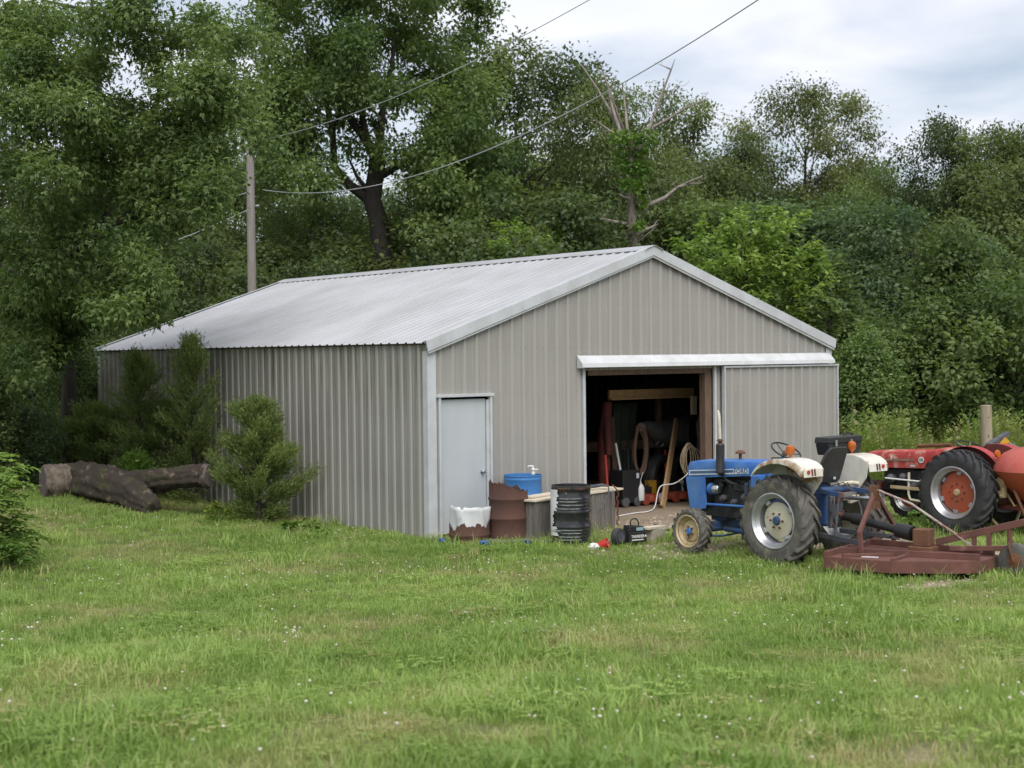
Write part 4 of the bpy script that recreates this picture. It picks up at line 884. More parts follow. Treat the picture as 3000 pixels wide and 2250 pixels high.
M['red'] = mat('faded_red_paint', (.34, .03, .028), .5, var=(.42, .075, .06), vs=3.5, spots=(.50, .40, .33), ss=3.5, sthr=(.62, .70), bump=.04)
M['redtop'] = mat('sun_bleached_red', (.35, .034, .032), .55, var=(.44, .09, .075), vs=3, spots=(.55, .46, .36), ss=3.0, sthr=(.52, .66))
M['redin'] = mat('dull_red', (.15, .03, .025), .7, var=(.08, .03, .025), vs=4)
M['orange'] = mat('faded_orange_disc', (.44, .085, .035), .55, var=(.36, .10, .055), vs=3, spots=(.35, .2, .14), ss=9, sthr=(.66, .74))
M['yellow'] = mat('yellow_paint', (.55, .30, .02), .5, spots=(.14, .08, .05), ss=6, sthr=(.55, .62))
M['glassw'] = mat('pale_glass', (.6, .6, .58), .2)
def arc(c, r, a0, a1, n, ax=0):
    return [(c[0]+r*math.cos(R(a0+(a1-a0)*i/n)), c[1]+r*math.sin(R(a0+(a1-a0)*i/n))) for i in range(n+1)]
def ag_tyre(mb, R_, W, rim, nl, lug, thick, side):
    """tractor tyre about the x axis at the origin, bar lugs in a chevron"""
    h = R_-lug
    prof = [(rim-.01, -W*.36), (rim+.02, -W*.42), (rim+(h-rim)*.45, -W*.5), (rim+(h-rim)*.8, -W*.49), (h-.012, -W*.40), (h, -W*.2), (h+.003, 0), (h, W*.2), (h-.012, W*.40), (rim+(h-rim)*.8, W*.49), (rim+(h-rim)*.45, W*.5), (rim+.02, W*.42), (rim-.01, W*.36)]
    mb.lathe(prof, (0, 0, 0), (1, 0, 0), 72, caps=False)
    kq = min(1, (h-rim)/.2)
    for k in range(nl):
        for sg in (1, -1):
            a0 = 2*math.pi*(k+(0 if sg > 0 else .5))/nl; V = []; Fc = []
            st = ((.0, 0, h, R_), (.2, .10, h-.002, R_-.002), (.38, .20, h-.012, R_-.008), (.47, .27, h-.04*kq, R_-.022*kq), (.50, .31, h-.075*kq, R_-.06*kq), (.492, .33, h-.13*kq, h-.11*kq))
            for x, da, r0, r1 in st:
                for q in (-1, 1):
                    for rr in (r0-.006, r1):
                        aa = a0+side*da*1.25+q*thick*(1.0 if rr == r1 else 1.35)/R_/2; V.append((sg*x*W*(1.0 if rr != r1 else 1.01), rr*math.cos(aa), rr*math.sin(aa)))
            for i in range(len(st)-1):
                b = i*4; c = b+4; Fc += [(b, b+1, c+1, c), (b+1, b+3, c+3, c+1), (b+3, b+2, c+2, c+3), (b+2, b, c, c+2)]
            Fc += [(0, 2, 3, 1), (20, 21, 23, 22)]; mb.add(V, Fc)
def wheel(parent, name, loc, R_, W, rim, nl, lug, thick, side, tm, rm, dm, hm, dish=0.0, nb=6, discr=None, clamps=0, hubr=.055, bm=None):
    """side -1: left wheel, its outer face towards -x"""
    s = side; dr = discr or rim*.78; dx = s*(W*.5*.2-dish)
    d = MB().lathe([(hubr*.9, s*.03), (dr*.45, s*.028), (dr*.6, s*.012), (dr*.9, s*.012), (dr, 0), (dr, -s*.02), (dr*.5, -s*.01), (.01, -s*.01)], (dx, 0, 0), (1, 0, 0), 40).build(name, dm, parent, loc=loc, smooth=35)
    mb = MB(); ag_tyre(mb, R_, W, rim, nl, lug, thick, -s); mb.build('tyre', tm, d, smooth=38)
    w2 = W*.42+.012
    mb = MB(); mb.lathe([(rim+.03, -w2), (rim+.034, -w2+.012), (rim+.004, -w2+.03), (rim-.006, -w2+.05), (rim-.03, -w2+.075), (rim-.035, 0), (rim-.03, w2-.075), (rim-.006, w2-.05), (rim+.004, w2-.03), (rim+.034, w2-.012), (rim+.03, w2), (rim+.018, w2+.004), (rim-.008, w2-.03), (rim-.02, w2-.05), (rim-.042, w2-.078), (rim-.047, 0), (rim-.042, -w2+.078), (rim-.02, -w2+.05), (rim-.008, -w2+.03), (rim+.018, -w2-.004)], (0, 0, 0), (1, 0, 0), 56, loop=True); mb.build('rim', rm, d, smooth=25)
    MB().lathe([(hubr*1.15, 0), (hubr*1.1, s*.02), (hubr, s*.04), (hubr*.8, s*.05), (0, s*.05)], (dx+s*.01, 0, 0), (1, 0, 0), 20).build('hub', hm, d, smooth=35)
    for k in range(nb):
        a = 2*math.pi*k/nb; rr = dr*.42; MB().cyl((dx+s*.02, rr*math.cos(a), rr*math.sin(a)), (dx+s*.05, rr*math.cos(a), rr*math.sin(a)), .017, .013, 6).build('bolt', bm or M['rust'], d, smooth=0)
    for k in range(clamps):
        a = 2*math.pi*(k+.62)/clamps; c, s_ = math.cos(a), math.sin(a); rr = rim-.075; mb = MB(); mb.box((dx+s*.015, 0, 0), (.05, .05, .07)); V = [(x, (y+rr)*c-z*s_, (y+rr)*s_+z*c) for x, y, z in mb.v]; mb.v = V; mb.build('rim_clamp', rm, d, smooth=0, bevel=.006)
    return d
def sheetstrip(pathyz, x0, x1, th):
    """bent sheet following a y,z path between two x values"""
    mb = MB(); P = pathyz; n = len(P); V = []
    for (y, z) in P:
        V += [(x0, y, z), (x1, y, z), (x1, y, z-th), (x0, y, z-th)]
    Fc = [(0, 1, 2, 3), ((n-1)*4, (n-1)*4+3, (n-1)*4+2, (n-1)*4+1)]
    for i in range(n-1):
        a = i*4; b = a+4
        for j in range(4): Fc.append((a+j, a+(j+1) % 4, b+(j+1) % 4, b+j))
    return mb.add(V, Fc)
# ---------------------------------------------------------------- blue tractor
TX, TY = 2.28, -5.48; tz = gz(TX, TY)-.01
t = thing('blue_tractor', 'small blue tractor with white rusty fenders parked facing the barn', 'tractor', (TX, TY, tz))
for s in (-1, 1):
    wheel(t, 'rear_wheel', (s*.66, 0, .585), .585, .31, .33, 19, .038, .034, s, M['tyre'], M['silver'], M['cream'], M['blueold'], dish=.0, discr=.235, clamps=4, hubr=.055)
    wheel(t, 'front_wheel', (s*.64, 1.60, .315), .315, .195, .195, 17, .024, .024, s, M['tyre'], M['tan'], M['tan'], M['blue'], dish=.0, nb=5, discr=.146, hubr=.045)
# hood: crowned top, flat sides, sloping a little to the front
mb = MB(); secs = ((.66, 1.085, 1.285, .255), (1.0, 1.07, 1.28, .265), (1.5, 1.03, 1.265, .265), (1.9, 1.0, 1.24, .255), (2.06, .99, 1.215, .235), (2.10, .985, 1.17, .215)); V = []; m_ = 11
for y, zb, ztp, hw in secs:
    sec = [(-hw, zb), (-hw*1.01, (zb+ztp)/2), (-hw, ztp-.055), (-hw*.93, ztp-.018), (-hw*.75, ztp-.004), (0, ztp+.004), (hw*.75, ztp-.004), (hw*.93, ztp-.018), (hw, ztp-.055), (hw*1.01, (zb+ztp)/2), (hw, zb)]
    V += [(x, y, z) for x, z in sec]
Fc = [(i*m_+j, i*m_+j+1, (i+1)*m_+j+1, (i+1)*m_+j) for i in range(len(secs)-1) for j in range(m_-1)]; Fc += [tuple(range(m_))[::-1], tuple((len(secs)-1)*m_+j for j in range(m_))]
mb.add(V, Fc); hood = mb.build('hood', M['blue'], t, smooth=35)
mb = MB(); mb.prism([(1.70, .64), (1.725, 1.02), (2.09, 1.0), (2.095, .97), (2.02, .56), (1.98, .54), (1.72, .58)], 0, -.262, -.24).prism([(1.70, .64), (1.725, 1.02), (2.09, 1.0), (2.095, .97), (2.02, .56), (1.98, .54), (1.72, .58)], 0, .24, .262)
mb.build('nose_side', M['blue'], t, smooth=0, bevel=.008)
MB().prism([(2.02, .56), (2.095, .99), (2.06, .99), (1.98, .56)], 0, -.238, .238).build('grille', M['blackmet'], t, smooth=0)
for k in range(12): MB().box((0, 2.045+.062*(k/11), .60+.36*k/11), (.44, .012, .008)).build('grille_bar', M['grimegrey'], t, smooth=0)
# side decal with lettering (left and right)
for s in (-1, 1):
    mb = MB(); P = [(.90, 1.107), (2.02, 1.028), (2.02, 1.098), (.90, 1.178)]; mb.prism(P, 0, s*.2735, s*.268); dc = mb.build('decal', M['decal'], hood, smooth=0)
    mb = MB(); mb.prism([(1.17, 1.108), (2.0, 1.047), (2.0, 1.085), (1.17, 1.146)], 0, s*.2748, s*.2736); mb.build('decal_stripe', M['decalblue'], hood, smooth=0)
    text('FORD', 'lettering', M['decalblue'], hood, .09, (s*.2740, 1.035, 1.133), (R(90), R(4.0)*s, R(-90 if s < 0 else 90)), bold=.0016, sx=1.08)
# engine bay, frame, sump, axle
mb = MB(); mb.box((0, 1.28, .80), (.30, .78, .42)).box((0, 1.28, 1.0), (.22, .66, .12)).box((-.17, 1.1, .9), (.08, .3, .1)); mb.build('engine_block', M['grease'], t, smooth=0, bevel=.015)
mb = MB(); mb.box((0, 1.95, .8), (.40, .07, .40)); mb.build('radiator', M['blackmet'], t, smooth=0, bevel=.01)
for i, y in enumerate((.95, 1.12, 1.29, 1.46)): MB().cyl((-.14, y, .93), (-.215, y, .92), .035, n=12).build('exhaust_port', M['grease'], t)
for y, z, r_ in ((1.05, .78, .05), (1.25, .70, .04), (1.45, .74, .045)): MB().lathe([(r_, 0), (r_, .05), (r_*.6, .06), (r_*.6, .085), (0, .09)], (-.15, y, z), (-1, 0, 0), 14).build('engine_cover', M['grimegrey'], t)
MB().cyl((-.22, .98, .98), (-.22, .98, .82), .035, n=14).build('fuel_filter', M['blueold'], t); MB().cyl((-.24, .86, 1.02), (-.24, .86, .9), .045, n=14).build('oil_filter', M['blueold'], t)
mb = MB(); mb.lathe([(.062, 0), (.066, .02), (.066, .1), (.05, .12), (0, .13)], (-.215, 1.60, .86), (0, -1, 0), 20); mb.build('air_cleaner_bowl', M['steel'], t); MB().lathe([(.075, 0), (.08, .015), (.08, .045), (.075, .06), (0, .06)], (-.215, 1.665, .86), (0, -1, 0), 20).build('air_cleaner_cap', M['blue'], t)
mb = MB(); mb.tube([(-.24, 1.36, 1.10), (-.235, 1.36, 1.04), (-.225, 1.34, .99), (-.20, 1.27, .955), (-.15, 1.2, .94)], [.026, .028, .03, .032, .034], 12); mb.build('exhaust_elbow', M['blackmet'], t)
mb = MB(); mb.lathe([(.024, -.03), (.03, -.012), (.057, .0), (.06, .012), (.058, .02), (.058, .375), (.06, .385), (.05, .4), (.028, .405)], (-.335, 1.36, 1.095), (.01, .0, 1), 22); mf = mb.build('muffler', M['blackmet'], t)
MB().tube([(-.335, 1.36, 1.10), (-.30, 1.36, 1.07), (-.25, 1.36, 1.09)], .026, 10).build('muffler_bracket', M['blackmet'], mf)
MB().tube([(-.33, 1.36, 1.48), (-.33, 1.362, 1.56)], .026, 12).build('stack_socket', M['rust'], mf); MB().lathe([(.05, 0), (.05, .012)], (-.33, 1.361, 1.535), (0, 0, 1), 14).build('stack_clamp', M['rust'], mf)
MB().tube([(-.33, 1.362, 1.55), (-.328, 1.37, 1.72), (-.322, 1.385, 1.86), (-.318, 1.395, 1.90), (-.316, 1.415, 1.945)], [.023, .0225, .022, .021, .017], 12).build('exhaust_stack', mat('pale_stack', (.55, .53, .44), .6, var=(.42, .38, .3), vs=7), mf)
MB().lathe([(.022, 0), (.022, .075), (.068, .078), (.072, .09), (.06, .105), (.025, .125), (0, .128)], (0, 1.30, 1.27), (0, 0, 1), 18).build('intake_cap', M['rust'], t)
mb = MB()
for s in (-1, 1): mb.box((s*.185, 1.20, .545), (.03, 1.35, .13))
mb.build('side_rail', M['grease'], t, smooth=0, bevel=.008)
for s in (-1, 1): MB().tube([(s*.24, .72, .665), (s*.245, 1.2, .655), (s*.24, 1.82, .64)], .018, 10).build('side_bar', M['blue'], t)
for s in (-1, 1): MB().box((s*.29, .60, .42), (.22, .30, .02)).build('footplate', M['rust'], t, smooth=0)
mb = MB(); mb.box((0, 1.62, .36), (.5, .12, .10)).cyl((-.56, 1.6, .315), (.56, 1.6, .315), .045, n=14).box((0, 1.62, .47), (.2, .3, .12)); mb.build('front_axle', M['blueold'], t, smooth=35, bevel=.01)
for s in (-1, 1): MB().tube([(s*.46, 1.6, .50), (s*.50, 1.6, .32), (s*.52, 1.6, .25)], [.05, .06, .05], 12).build('kingpin', M['blue'], t)
MB().tube([(-.1, 1.5, .31), (-.1, .9, .29), (-.08, .3, .36)], .04, 12).build('drive_shaft', M['blueold'], t); MB().tube([(-.44, 1.50, .24), (-.2, 1.47, .22), (.44, 1.5, .24)], .014, 8).build('tie_rod', M['blueold'], t)
mb = MB(); mb.box((0, .45, .72), (.30, .95, .46)).box((0, -.12, .74), (.30, .42, .50)).box((0, -.02, .585), (.56, .24, .24)); mb.build('gearbox', M['blueold'], t, smooth=0, bevel=.03)
mb = MB()
for s in (-1, 1): mb.lathe([(.12, 0), (.10, .06), (.075, .12), (.065, .34)], (s*.24, 0, .585), (s, 0, 0), 20)
mb.build('rear_axle', M['grimegrey'], t)
MB().box((0, -.35, .68), (.24, .06, .42)).build('rear_cover', M['grimegrey'], t, smooth=0, bevel=.015); MB().lathe([(.09, 0), (.085, .04), (.05, .06), (.03, .065), (.025, .16)], (0, -.37, .60), (0, -1, 0), 18).build('pto_stub', M['grimegrey'], t)
for x, z in ((-.09, .82), (.09, .82), (-.09, .52), (.09, .52), (-.11, .68), (.11, .68)): MB().cyl((x, -.375, z), (x, -.40, z), .014, n=6).build('bolt', M['rust'], t, smooth=0)
# dashboard, steering, seat
MB().box((0, .66, 1.14), (.40, .14, .26)).build('dashboard', M['blue'], t, smooth=0, bevel=.02); MB().box((-.30, .70, 1.02), (.12, .16, .16)).build('battery_cover', M['blue'], t, smooth=0, bevel=.01)
MB().tube([(0, .66, 1.15), (0, .52, 1.36)], .022, 12).build('steering_column', M['blue'], t)
sc_ = Vector((0, .475, 1.42)); axn = Vector((0, -.50, .86)).normalized(); u_ = Vector((1, 0, 0)); v_ = axn.cross(u_)
ring = [sc_+u_*(.205*math.cos(a))+v_*(.205*math.sin(a)) for a in np.linspace(0, 2*math.pi, 41)[:-1]]
mb = MB(); mb.tube(ring, .0115, 8, closed=True); sw = mb.build('steering_wheel', M['blackplas'], t)
for a in (90, 210, 330):
    p = sc_+u_*(.2*math.cos(R(a)))+v_*(.2*math.sin(R(a))); MB().tube([sc_-axn*.05, sc_-axn*.035+(p-sc_)*.35, p], .0075, 7).build('spoke', M['blackplas'], sw)
MB().lathe([(.035, -.06), (.04, -.035), (.03, -.01), (0, 0)], sc_, tuple(axn), 16).build('steering_hub', M['rust'], sw)
MB().tube([(-.16, .60, 1.24), (-.16, .58, 1.33), (-.155, .50, 1.335), (-.15, .44, 1.335), (-.15, .42, 1.30), (-.15, .42, 1.2)], .009, 8).build('hand_rail', M['blackmet'], t)
# seat: pan and high curved back
mb = MB(); outl = [(-.215, 0), (-.22, .2), (-.20, .36), (-.15, .43), (.15, .43), (.20, .36), (.22, .2), (.215, 0), (.15, -.03), (-.15, -.03)]
V = []; kk = len(outl)
for off in (0, .05):
    for x, q in outl: V.append((x, -.20-.36*q-off-.06*(1-(x/.22)**2)*(1 if off == 0 else .9), 1.075+q))
Fc = [tuple(range(kk)), tuple(range(kk, 2*kk))[::-1]]+[(i, (i+1) % kk, kk+(i+1) % kk, kk+i) for i in range(kk)]
mb.add(V, Fc); seat = mb.build('seat_back', M['vinyl'], t, smooth=50, bevel=.012)
mb = MB(); mb.prism([(-.22, 1.03), (.16, 1.06), (.20, 1.10), (.16, 1.13), (-.16, 1.11), (-.23, 1.10)], 0, -.215, .215); mb.build('seat_cushion', M['vinyl'], t, smooth=40, bevel=.02)
MB().box((.06, -.288, 1.10), (.04, .012, .03)).build('seat_label', M['decal'], seat, smooth=0); MB().box((0, -.05, 1.0), (.2, .3, .05)).build('seat_base', M['blueold'], t, smooth=0, bevel=.01)
# fenders
for s in (-1, 1):
    P = [(.33, 1.165), (.29, 1.22), (.22, 1.285), (.12, 1.335), (0, 1.37), (-.15, 1.385), (-.3, 1.375), (-.42, 1.345), (-.50, 1.30), (-.53, 1.26)]
    xo, xi = s*.83, s*.44
    f = sheetstrip(P, min(xo, xi), max(xo, xi), .008).build('fender', M['fender'], t, smooth=45)
    mb = MB(); lip = [.03, .045, .05, .052, .056, .062, .075, .10, .125, .075]; V = []; n = len(P)
    for (y, z), q in zip(P, lip): V += [(xo, y, z-.002), (xo+s*.014, y, z-.02), (xo+s*.012, y*1.0, z-q), (xo, y, z-q)]
    Fc = []
    for i in range(n-1):
        for j in range(4): Fc.append((i*4+j, i*4+(j+1) % 4, i*4+4+(j+1) % 4, i*4+4+j))
    Fc += [(0, 1, 2, 3), (n*4-1, n*4-2, n*4-3, n*4-4)]; mb.add(V, Fc); mb.build('fender_lip', M['fenderlip'], f, smooth=50)
    mb = MB(); inn = P+[(-.50, 1.10), (-.36, .93), (-.26, .80), (-.1, .78), (.15, .80), (.27, .98)]; mb.prism([(y, z-.009) for y, z in inn], 0, xi-s*.004, xi+s*.004); mb.build('fender_side', M['fender'], f, smooth=0)
    MB().box((s*.635, -.531, 1.215), (.36, .008, .10), (R(-8), 0, 0)).build('fender_rear', M['fender'], f, smooth=0, bevel=.003)
    MB().cyl((xo-s*.10, -.535, 1.23), (xo-s*.10, -.548, 1.23), .026, n=14).build('reflector', M['redlens'], f)
    for k, mm in ((0, M['redin']), (1, M['redin'])): MB().box((xo-s*(.17+.05*k), -.541, 1.225), (.022, .006, .085), (R(-8), 0, 0)).build('stripe', mm, f, smooth=0)
    lx = s*.60; ly = -.13
    MB().lathe([(.012, 0), (.016, .02), (.05, .06), (.062, .10), (.052, .145), (.03, .16), (0, .162)], (lx, ly, 1.385), (0, 0, 1), 18).build('turn_lamp', M['amber'], t)
# rear hitch
MB().cyl((-.27, -.33, .955), (.30, -.33, .955), .045, n=16).build('lift_shaft', M['blueold'], t)
for s in (-1, 1):
    MB().bar((s*.27, -.33, .955), (s*.30, -.68, .93), .03, .06).build('lift_arm', M['blueold'], t, smooth=0, bevel=.006); MB().tube([(s*.30, -.66, .93), (s*.33, -.62, .42)], .016, 8).build('lift_rod', M['grimegrey'], t)
    MB().bar((s*.26, -.2, .40), (s*.40, -1.05, .37), .02, .065).build('lower_link', M['grimegrey'], t, smooth=0, bevel=.005)
MB().tube([(0, -.42, .86), (0, -.55, .865), (0, -.58, .865), (0, -.90, .885), (0, -.93, .885), (0, -1.0, .89)], [.014, .014, .026, .026, .014, .014], 10).build('top_link', M['steel'], t); MB().box((0, -.39, .87), (.10, .12, .12)).build('top_link_bracket', M['rust'], t, smooth=0, bevel=.01)
for pts in ([(.1, -.3, .96), (.16, -.42, 1.04), (.2, -.52, .9), (.22, -.6, .7)], [(-.05, -.38, .9), (-.14, -.45, .8), (-.16, -.42, .62)], [(.05, -.25, 1.0), (.1, -.4, 1.05), (.14, -.5, .95)]): MB().tube(pts, .008, 6).build('hydraulic_hose', M['grimegrey'], t)
MB().bar((.28, -.34, .80), (.52, -.30, .82), .06, .09).build('tank_bracket', M['cream'], t, smooth=0, bevel=.015); MB().tube([(.1, -.32, 1.02), (.32, -.36, 1.03), (.5, -.36, 1.0)], .028, 10).build('white_pipe', M['cream'], t)
# black tool box riding on the right fender
c = at(2450, 1303, 21.0); tb_ = thing('tool_box', 'black plastic tool box with two silver latches on the far tractor fender', 'box', (TX+.50, TY-.0, tz+1.374)); 
mb = MB(); mb.prism([(-.36, 0), (.34, 0), (.40, .17), (-.41, .17)], 1, -.13, .13); tb_.scale = (.84, .84, .9); bd = mb.build('body', M['blackplas'], tb_, smooth=0, bevel=.012); mb = MB(); mb.prism([(-.42, .172), (.41, .172), (.40, .27), (-.40, .26)], 1, -.145, .145); mb.build('lid', M['blackplas'], tb_, smooth=0, bevel=.015)
for x in (-.24, .12): MB().box((x, -.15, .175), (.045, .014, .09)).build('latch', M['steel'], tb_, smooth=0, bevel=.003)
MB().tube([(.12, 0, .27), (.18, .02, .31), (.3, .03, .30), (.36, .0, .27)], .012, 7).build('handle', M['blackplas'], tb_)
# ---------------------------------------------------------------- rotary mower on the hitch
MX, MY = 2.20, -6.55; ang = math.atan2(-.96, .28)+math.pi/2      # local -y is the trailing direction
mo = thing('rotary_mower', 'rusty red rotary mower hitched behind the blue tractor', 'mower', (MX, MY, gz(MX, MY)+.01), ang)
def mp(a, b, z=0): return (b, -a, z)
deck = [(-.32, -.87), (.53, -.87), (1.12, -.55), (1.42, -.30), (1.42, .30), (1.12, .55), (.53, .87), (-.32, .87)]
mb = MB(); mb.prism([(b, -a) for a, b in deck], 2, .205, .225); mb.build('deck', M['rustred'], mo, smooth=0)
mb = MB()
for i in range(len(deck)):
    (a0, b0), (a1, b1) = deck[i], deck[(i+1) % len(deck)]
    if i == 7: continue
    MB().bar(mp(a0, b0, .152), mp(a1, b1, .152), .012, .135).build('deck_skirt', M['rustred'], mo, smooth=0)
mb = MB(); mb.bar(mp(-.30, -.85, .255), mp(-.30, .85, .255), .06, .07); mb.build('front_beam', M['rustred'], mo, smooth=0, bevel=.006)
for b0, b1 in ((-.42, -.12), (.42, .12)):
    mb = MB(); mb.bar(mp(-.30, b0*1.2, .262), mp(1.38, b1*2.2, .262), .05, .075); mb.build('deck_rib', M['rustred'], mo, smooth=0, bevel=.005)
MB().bar(mp(.53, -.84, .24), mp(.53, .84, .24), .05, .035).build('deck_rib', M['rustred'], mo, smooth=0, bevel=.005); MB().bar(mp(-.1, -.82, .245), mp(.5, -.30, .245), .05, .04).build('deck_rib', M['rustred'], mo, smooth=0, bevel=.005)
mb = MB(); mb.prism([(.12, -.40), (.20, -.42), (.31, -.32), (.33, -.15), (.22, -.13), (.13, -.2)], 2, .226, .234); mb.v = [(-q[0]-.35, q[1]+.0, q[2]) for q in mb.v]; mb.build('paint_patch', M['white'], mo, smooth=0) if False else None
MB().box(mp(.18, -.66, .229), (.045, .20, .006), (0, 0, .25)).build('white_scrape', M['white'], mo, smooth=0)
g_ = mb = MB(); mb.box(mp(.60, 0, .29), (.30, .30, .06)).box(mp(.60, 0, .425), (.2, .21, .21)); mb.build('gearbox', M['rust'], mo, smooth=0, bevel=.012)
# mast: A-frame with bent legs
for s in (-1, 1):
    mb = MB(); mb.bar(mp(.02, s*.52, .20), mp(0, s*.54, .52), .055, .055, (1, 0, 0)).bar(mp(0, s*.54, .50), mp(-.02, s*.06, .90), .055, .05, (0, 1, 0)); mb.build('mast_leg', M['rustred'], mo, smooth=0, bevel=.008)
    MB().bar(mp(-.03, s*.04, .78), mp(-.03, s*.04, 1.03), .012, .10, (0, 1, 0)).build('mast_plate', M['rust'], mo, smooth=0, bevel=.003); MB().cyl(mp(0, s*.40, .37), mp(0, s*.56, .37), .016, n=10).build('hitch_pin', M['grimegrey'], mo)
MB().prism([(-.12, .74), (.12, .74), (.07, .84), (-.07, .84)], 1, -.012, .012).build('mast_gusset', M['rust'], mo, smooth=0); MB().cyl(mp(-.03, -.07, .93), mp(-.03, .07, .93), .014, n=10).build('mast_pin', M['steel'], mo)
STRAP = mat('flaking_strap', (.38, .33, .30), .8, var=(.20, .085, .06), vs=6, thr=(.45, .6))
s = 1; MB().bar(mp(-.02, s*.05, .98), mp(.42, s*.07, .82), .014, .05, (1, 0, 0)).bar(mp(.42, s*.07, .82), mp(1.28, s*.12, .27), .014, .05, (1, 0, 0)).build('brace_strap', STRAP, mo, smooth=0)
# drive shaft with guard tube
p0 = Vector((TX-MX, TY-.5-MY, .60)); M3 = Matrix.Rotation(-ang, 3, 'Z'); p0 = M3 @ Vector((TX-MX, TY-.50-MY, .60)); p1 = Vector(mp(.46, 0, .46)); dv_ = (p1-p0)
mb = MB(); mb.tube([p0, p0+dv_*.12, p0+dv_*.14, p0+dv_*.30, p0+dv_*.31, p0+dv_*.80], [.05, .055, .075, .072, .052, .050], 18); mb.build('drive_guard', M['blackplas'], mo, smooth=30)
mb = MB(); mb.tube([p0+dv_*.77, p0+dv_*.79, p1], [.06, .092, .095], 20); mb.build('shaft_bell', M['blackplas'], mo, smooth=30); MB().tube([p0-dv_*.1, p0], [.03, .045], 12).build('yoke', M['rust'], mo)
# tail arm and wheel
mb = MB(); mb.bar(mp(.72, .10, .36), mp(1.78, .15, .66), .05, .085).build('tail_arm', M['rustred'], mo, smooth=0, bevel=.006)
MB().bar(mp(.9, .06, .30), mp(1.60, .13, .34), .05, .06).build('lower_tail_arm', M['rustred'], mo, smooth=0, bevel=.006)
for a in (1.18, 1.36): MB().bar(mp(a, .12, .29), mp(a, .13, .50), .05, .05, (1, 0, 0)).build('tail_strut', M['rustred'], mo, smooth=0, bevel=.004)
MB().cyl(mp(1.60, .15, .60), mp(1.60, .15, .40), .03, n=12).build('tail_spindle', M['rustred'], mo)
for s in (-1, 1): MB().bar(mp(1.60, .15+s*.075, .42), mp(1.67, .15+s*.075, .19), .012, .06, (1, 0, 0)).build('wheel_fork', M['rust'], mo, smooth=0)
mb = MB(); mb.lathe([(.06, -.05), (.17, -.055), (.20, -.04), (.205, 0), (.20, .04), (.17, .055), (.06, .05)], mp(1.67, .15, .20), (1, 0, 0), 28); tw = mb.build('tail_wheel', M['tyre'], mo); MB().lathe([(.02, -.07), (.09, -.055), (.09, .055), (.02, .07)], mp(1.67, .15, .20), (1, 0, 0), 18).build('tail_hub', M['rust'], tw)
# ---------------------------------------------------------------- red tractor
RX, RY = 6.66, -5.03; rz_ = gz(RX, RY)
t = thing('red_tractor', 'old red tractor with big black rear tyre beside the blue one', 'tractor', (RX, RY, rz_))
for s in (-1, 1):
    wheel(t, 'rear_wheel', (s*.64, 0, .63), .635, .32, .36, 21, .04, .036, s, M['tyreblk'], M['silver'], M['orange'], M['tan'], dish=.03, nb=8, discr=.30, clamps=6, hubr=.05)
    wheel(t, 'front_wheel', (s*.60, 1.83, .37), .37, .16, .215, 16, .012, .02, s, M['tyreblk'], M['silver'], M['orange'], M['tan'], nb=6, discr=.18, hubr=.045)
mb = MB(); secs = ((.42, .93, 1.25, .24), (.55, .93, 1.25, .255), (.80, .92, 1.205, .26), (1.4, .90, 1.175, .255), (1.95, .88, 1.14, .25), (2.12, .87, 1.09, .23)); V = []
for y, zb, ztp, hw in secs:
    V += [(x, y, z) for x, z in [(-hw, zb), (-hw*1.01, (zb+ztp)/2), (-hw, ztp-.07), (-hw*.92, ztp-.025), (-hw*.7, ztp-.006), (0, ztp+.006), (hw*.7, ztp-.006), (hw*.92, ztp-.025), (hw, ztp-.07), (hw*1.01, (zb+ztp)/2), (hw, zb)]]
Fc = [(i*m_+j, i*m_+j+1, (i+1)*m_+j+1, (i+1)*m_+j) if False else (i*11+j, i*11+j+1, (i+1)*11+j+1, (i+1)*11+j) for i in range(len(secs)-1) for j in range(10)]; Fc += [tuple(range(11))[::-1], tuple((len(secs)-1)*11+j for j in range(11))]
mb.add(V, Fc); hood = mb.build('hood', M['redtop'], t, smooth=35)
STR = mat('worn_brown_strip', (.20, .13, .09), .6, var=(.30, .18, .13), vs=8)
for s in (-1, 1):
    mb = MB(); mb.prism([(1.08, 1.02), (1.80, .985), (1.80, 1.02), (1.08, 1.057)], 0, s*.2675, s*.262); mb.build('side_strip', STR, hood, smooth=0); MB().box((s*.266, 1.10, .945), (.004, .09, .022)).build('small_sticker', M['decal'], hood, smooth=0)
    bd_ = MB().cyl((s*.262, .94, 1.045), (s*.272, .94, 1.045), .05, n=24).build('badge', M['glassw'], hood); text('135', 'lettering', M['blackmet'], hood, .052, (s*.2735, .94, 1.045), (R(90), 0, R(-90 if s < 0 else 90)), bold=.001)
MB().tube([(-.27, 1.5, 1.03), (-.285, 1.5, 1.035), (-.285, 1.49, 1.06), (-.285, 1.48, 1.08)], .009, 8).build('latch', M['white'], hood)
MB().cyl((.05, .6, 1.275), (.06, 1.25, 1.232), .028, n=12).build('exhaust_pipe', M['rust'], t)
mb = MB(); mb.box((0, 1.25, .70), (.34, .95, .36)).box((0, 1.3, .5), (.26, .8, .16)); mb.build('engine_block', M['grease'], t, smooth=0, bevel=.02)
for y, z, r_ in ((1.55, .72, .075), (1.32, .76, .06), (1.12, .62, .07), (.95, .70, .05)): MB().lathe([(r_, 0), (r_, .08), (r_*.7, .1), (r_*.4, .13), (0, .13)], (-.16, y, z), (-1, 0, 0), 16).build('engine_cover', M['grimegrey'], t)
MB().cyl((-.24, .80, .74), (-.24, .80, .52), .055, n=16).build('filter_bowl', M['steel'], t)
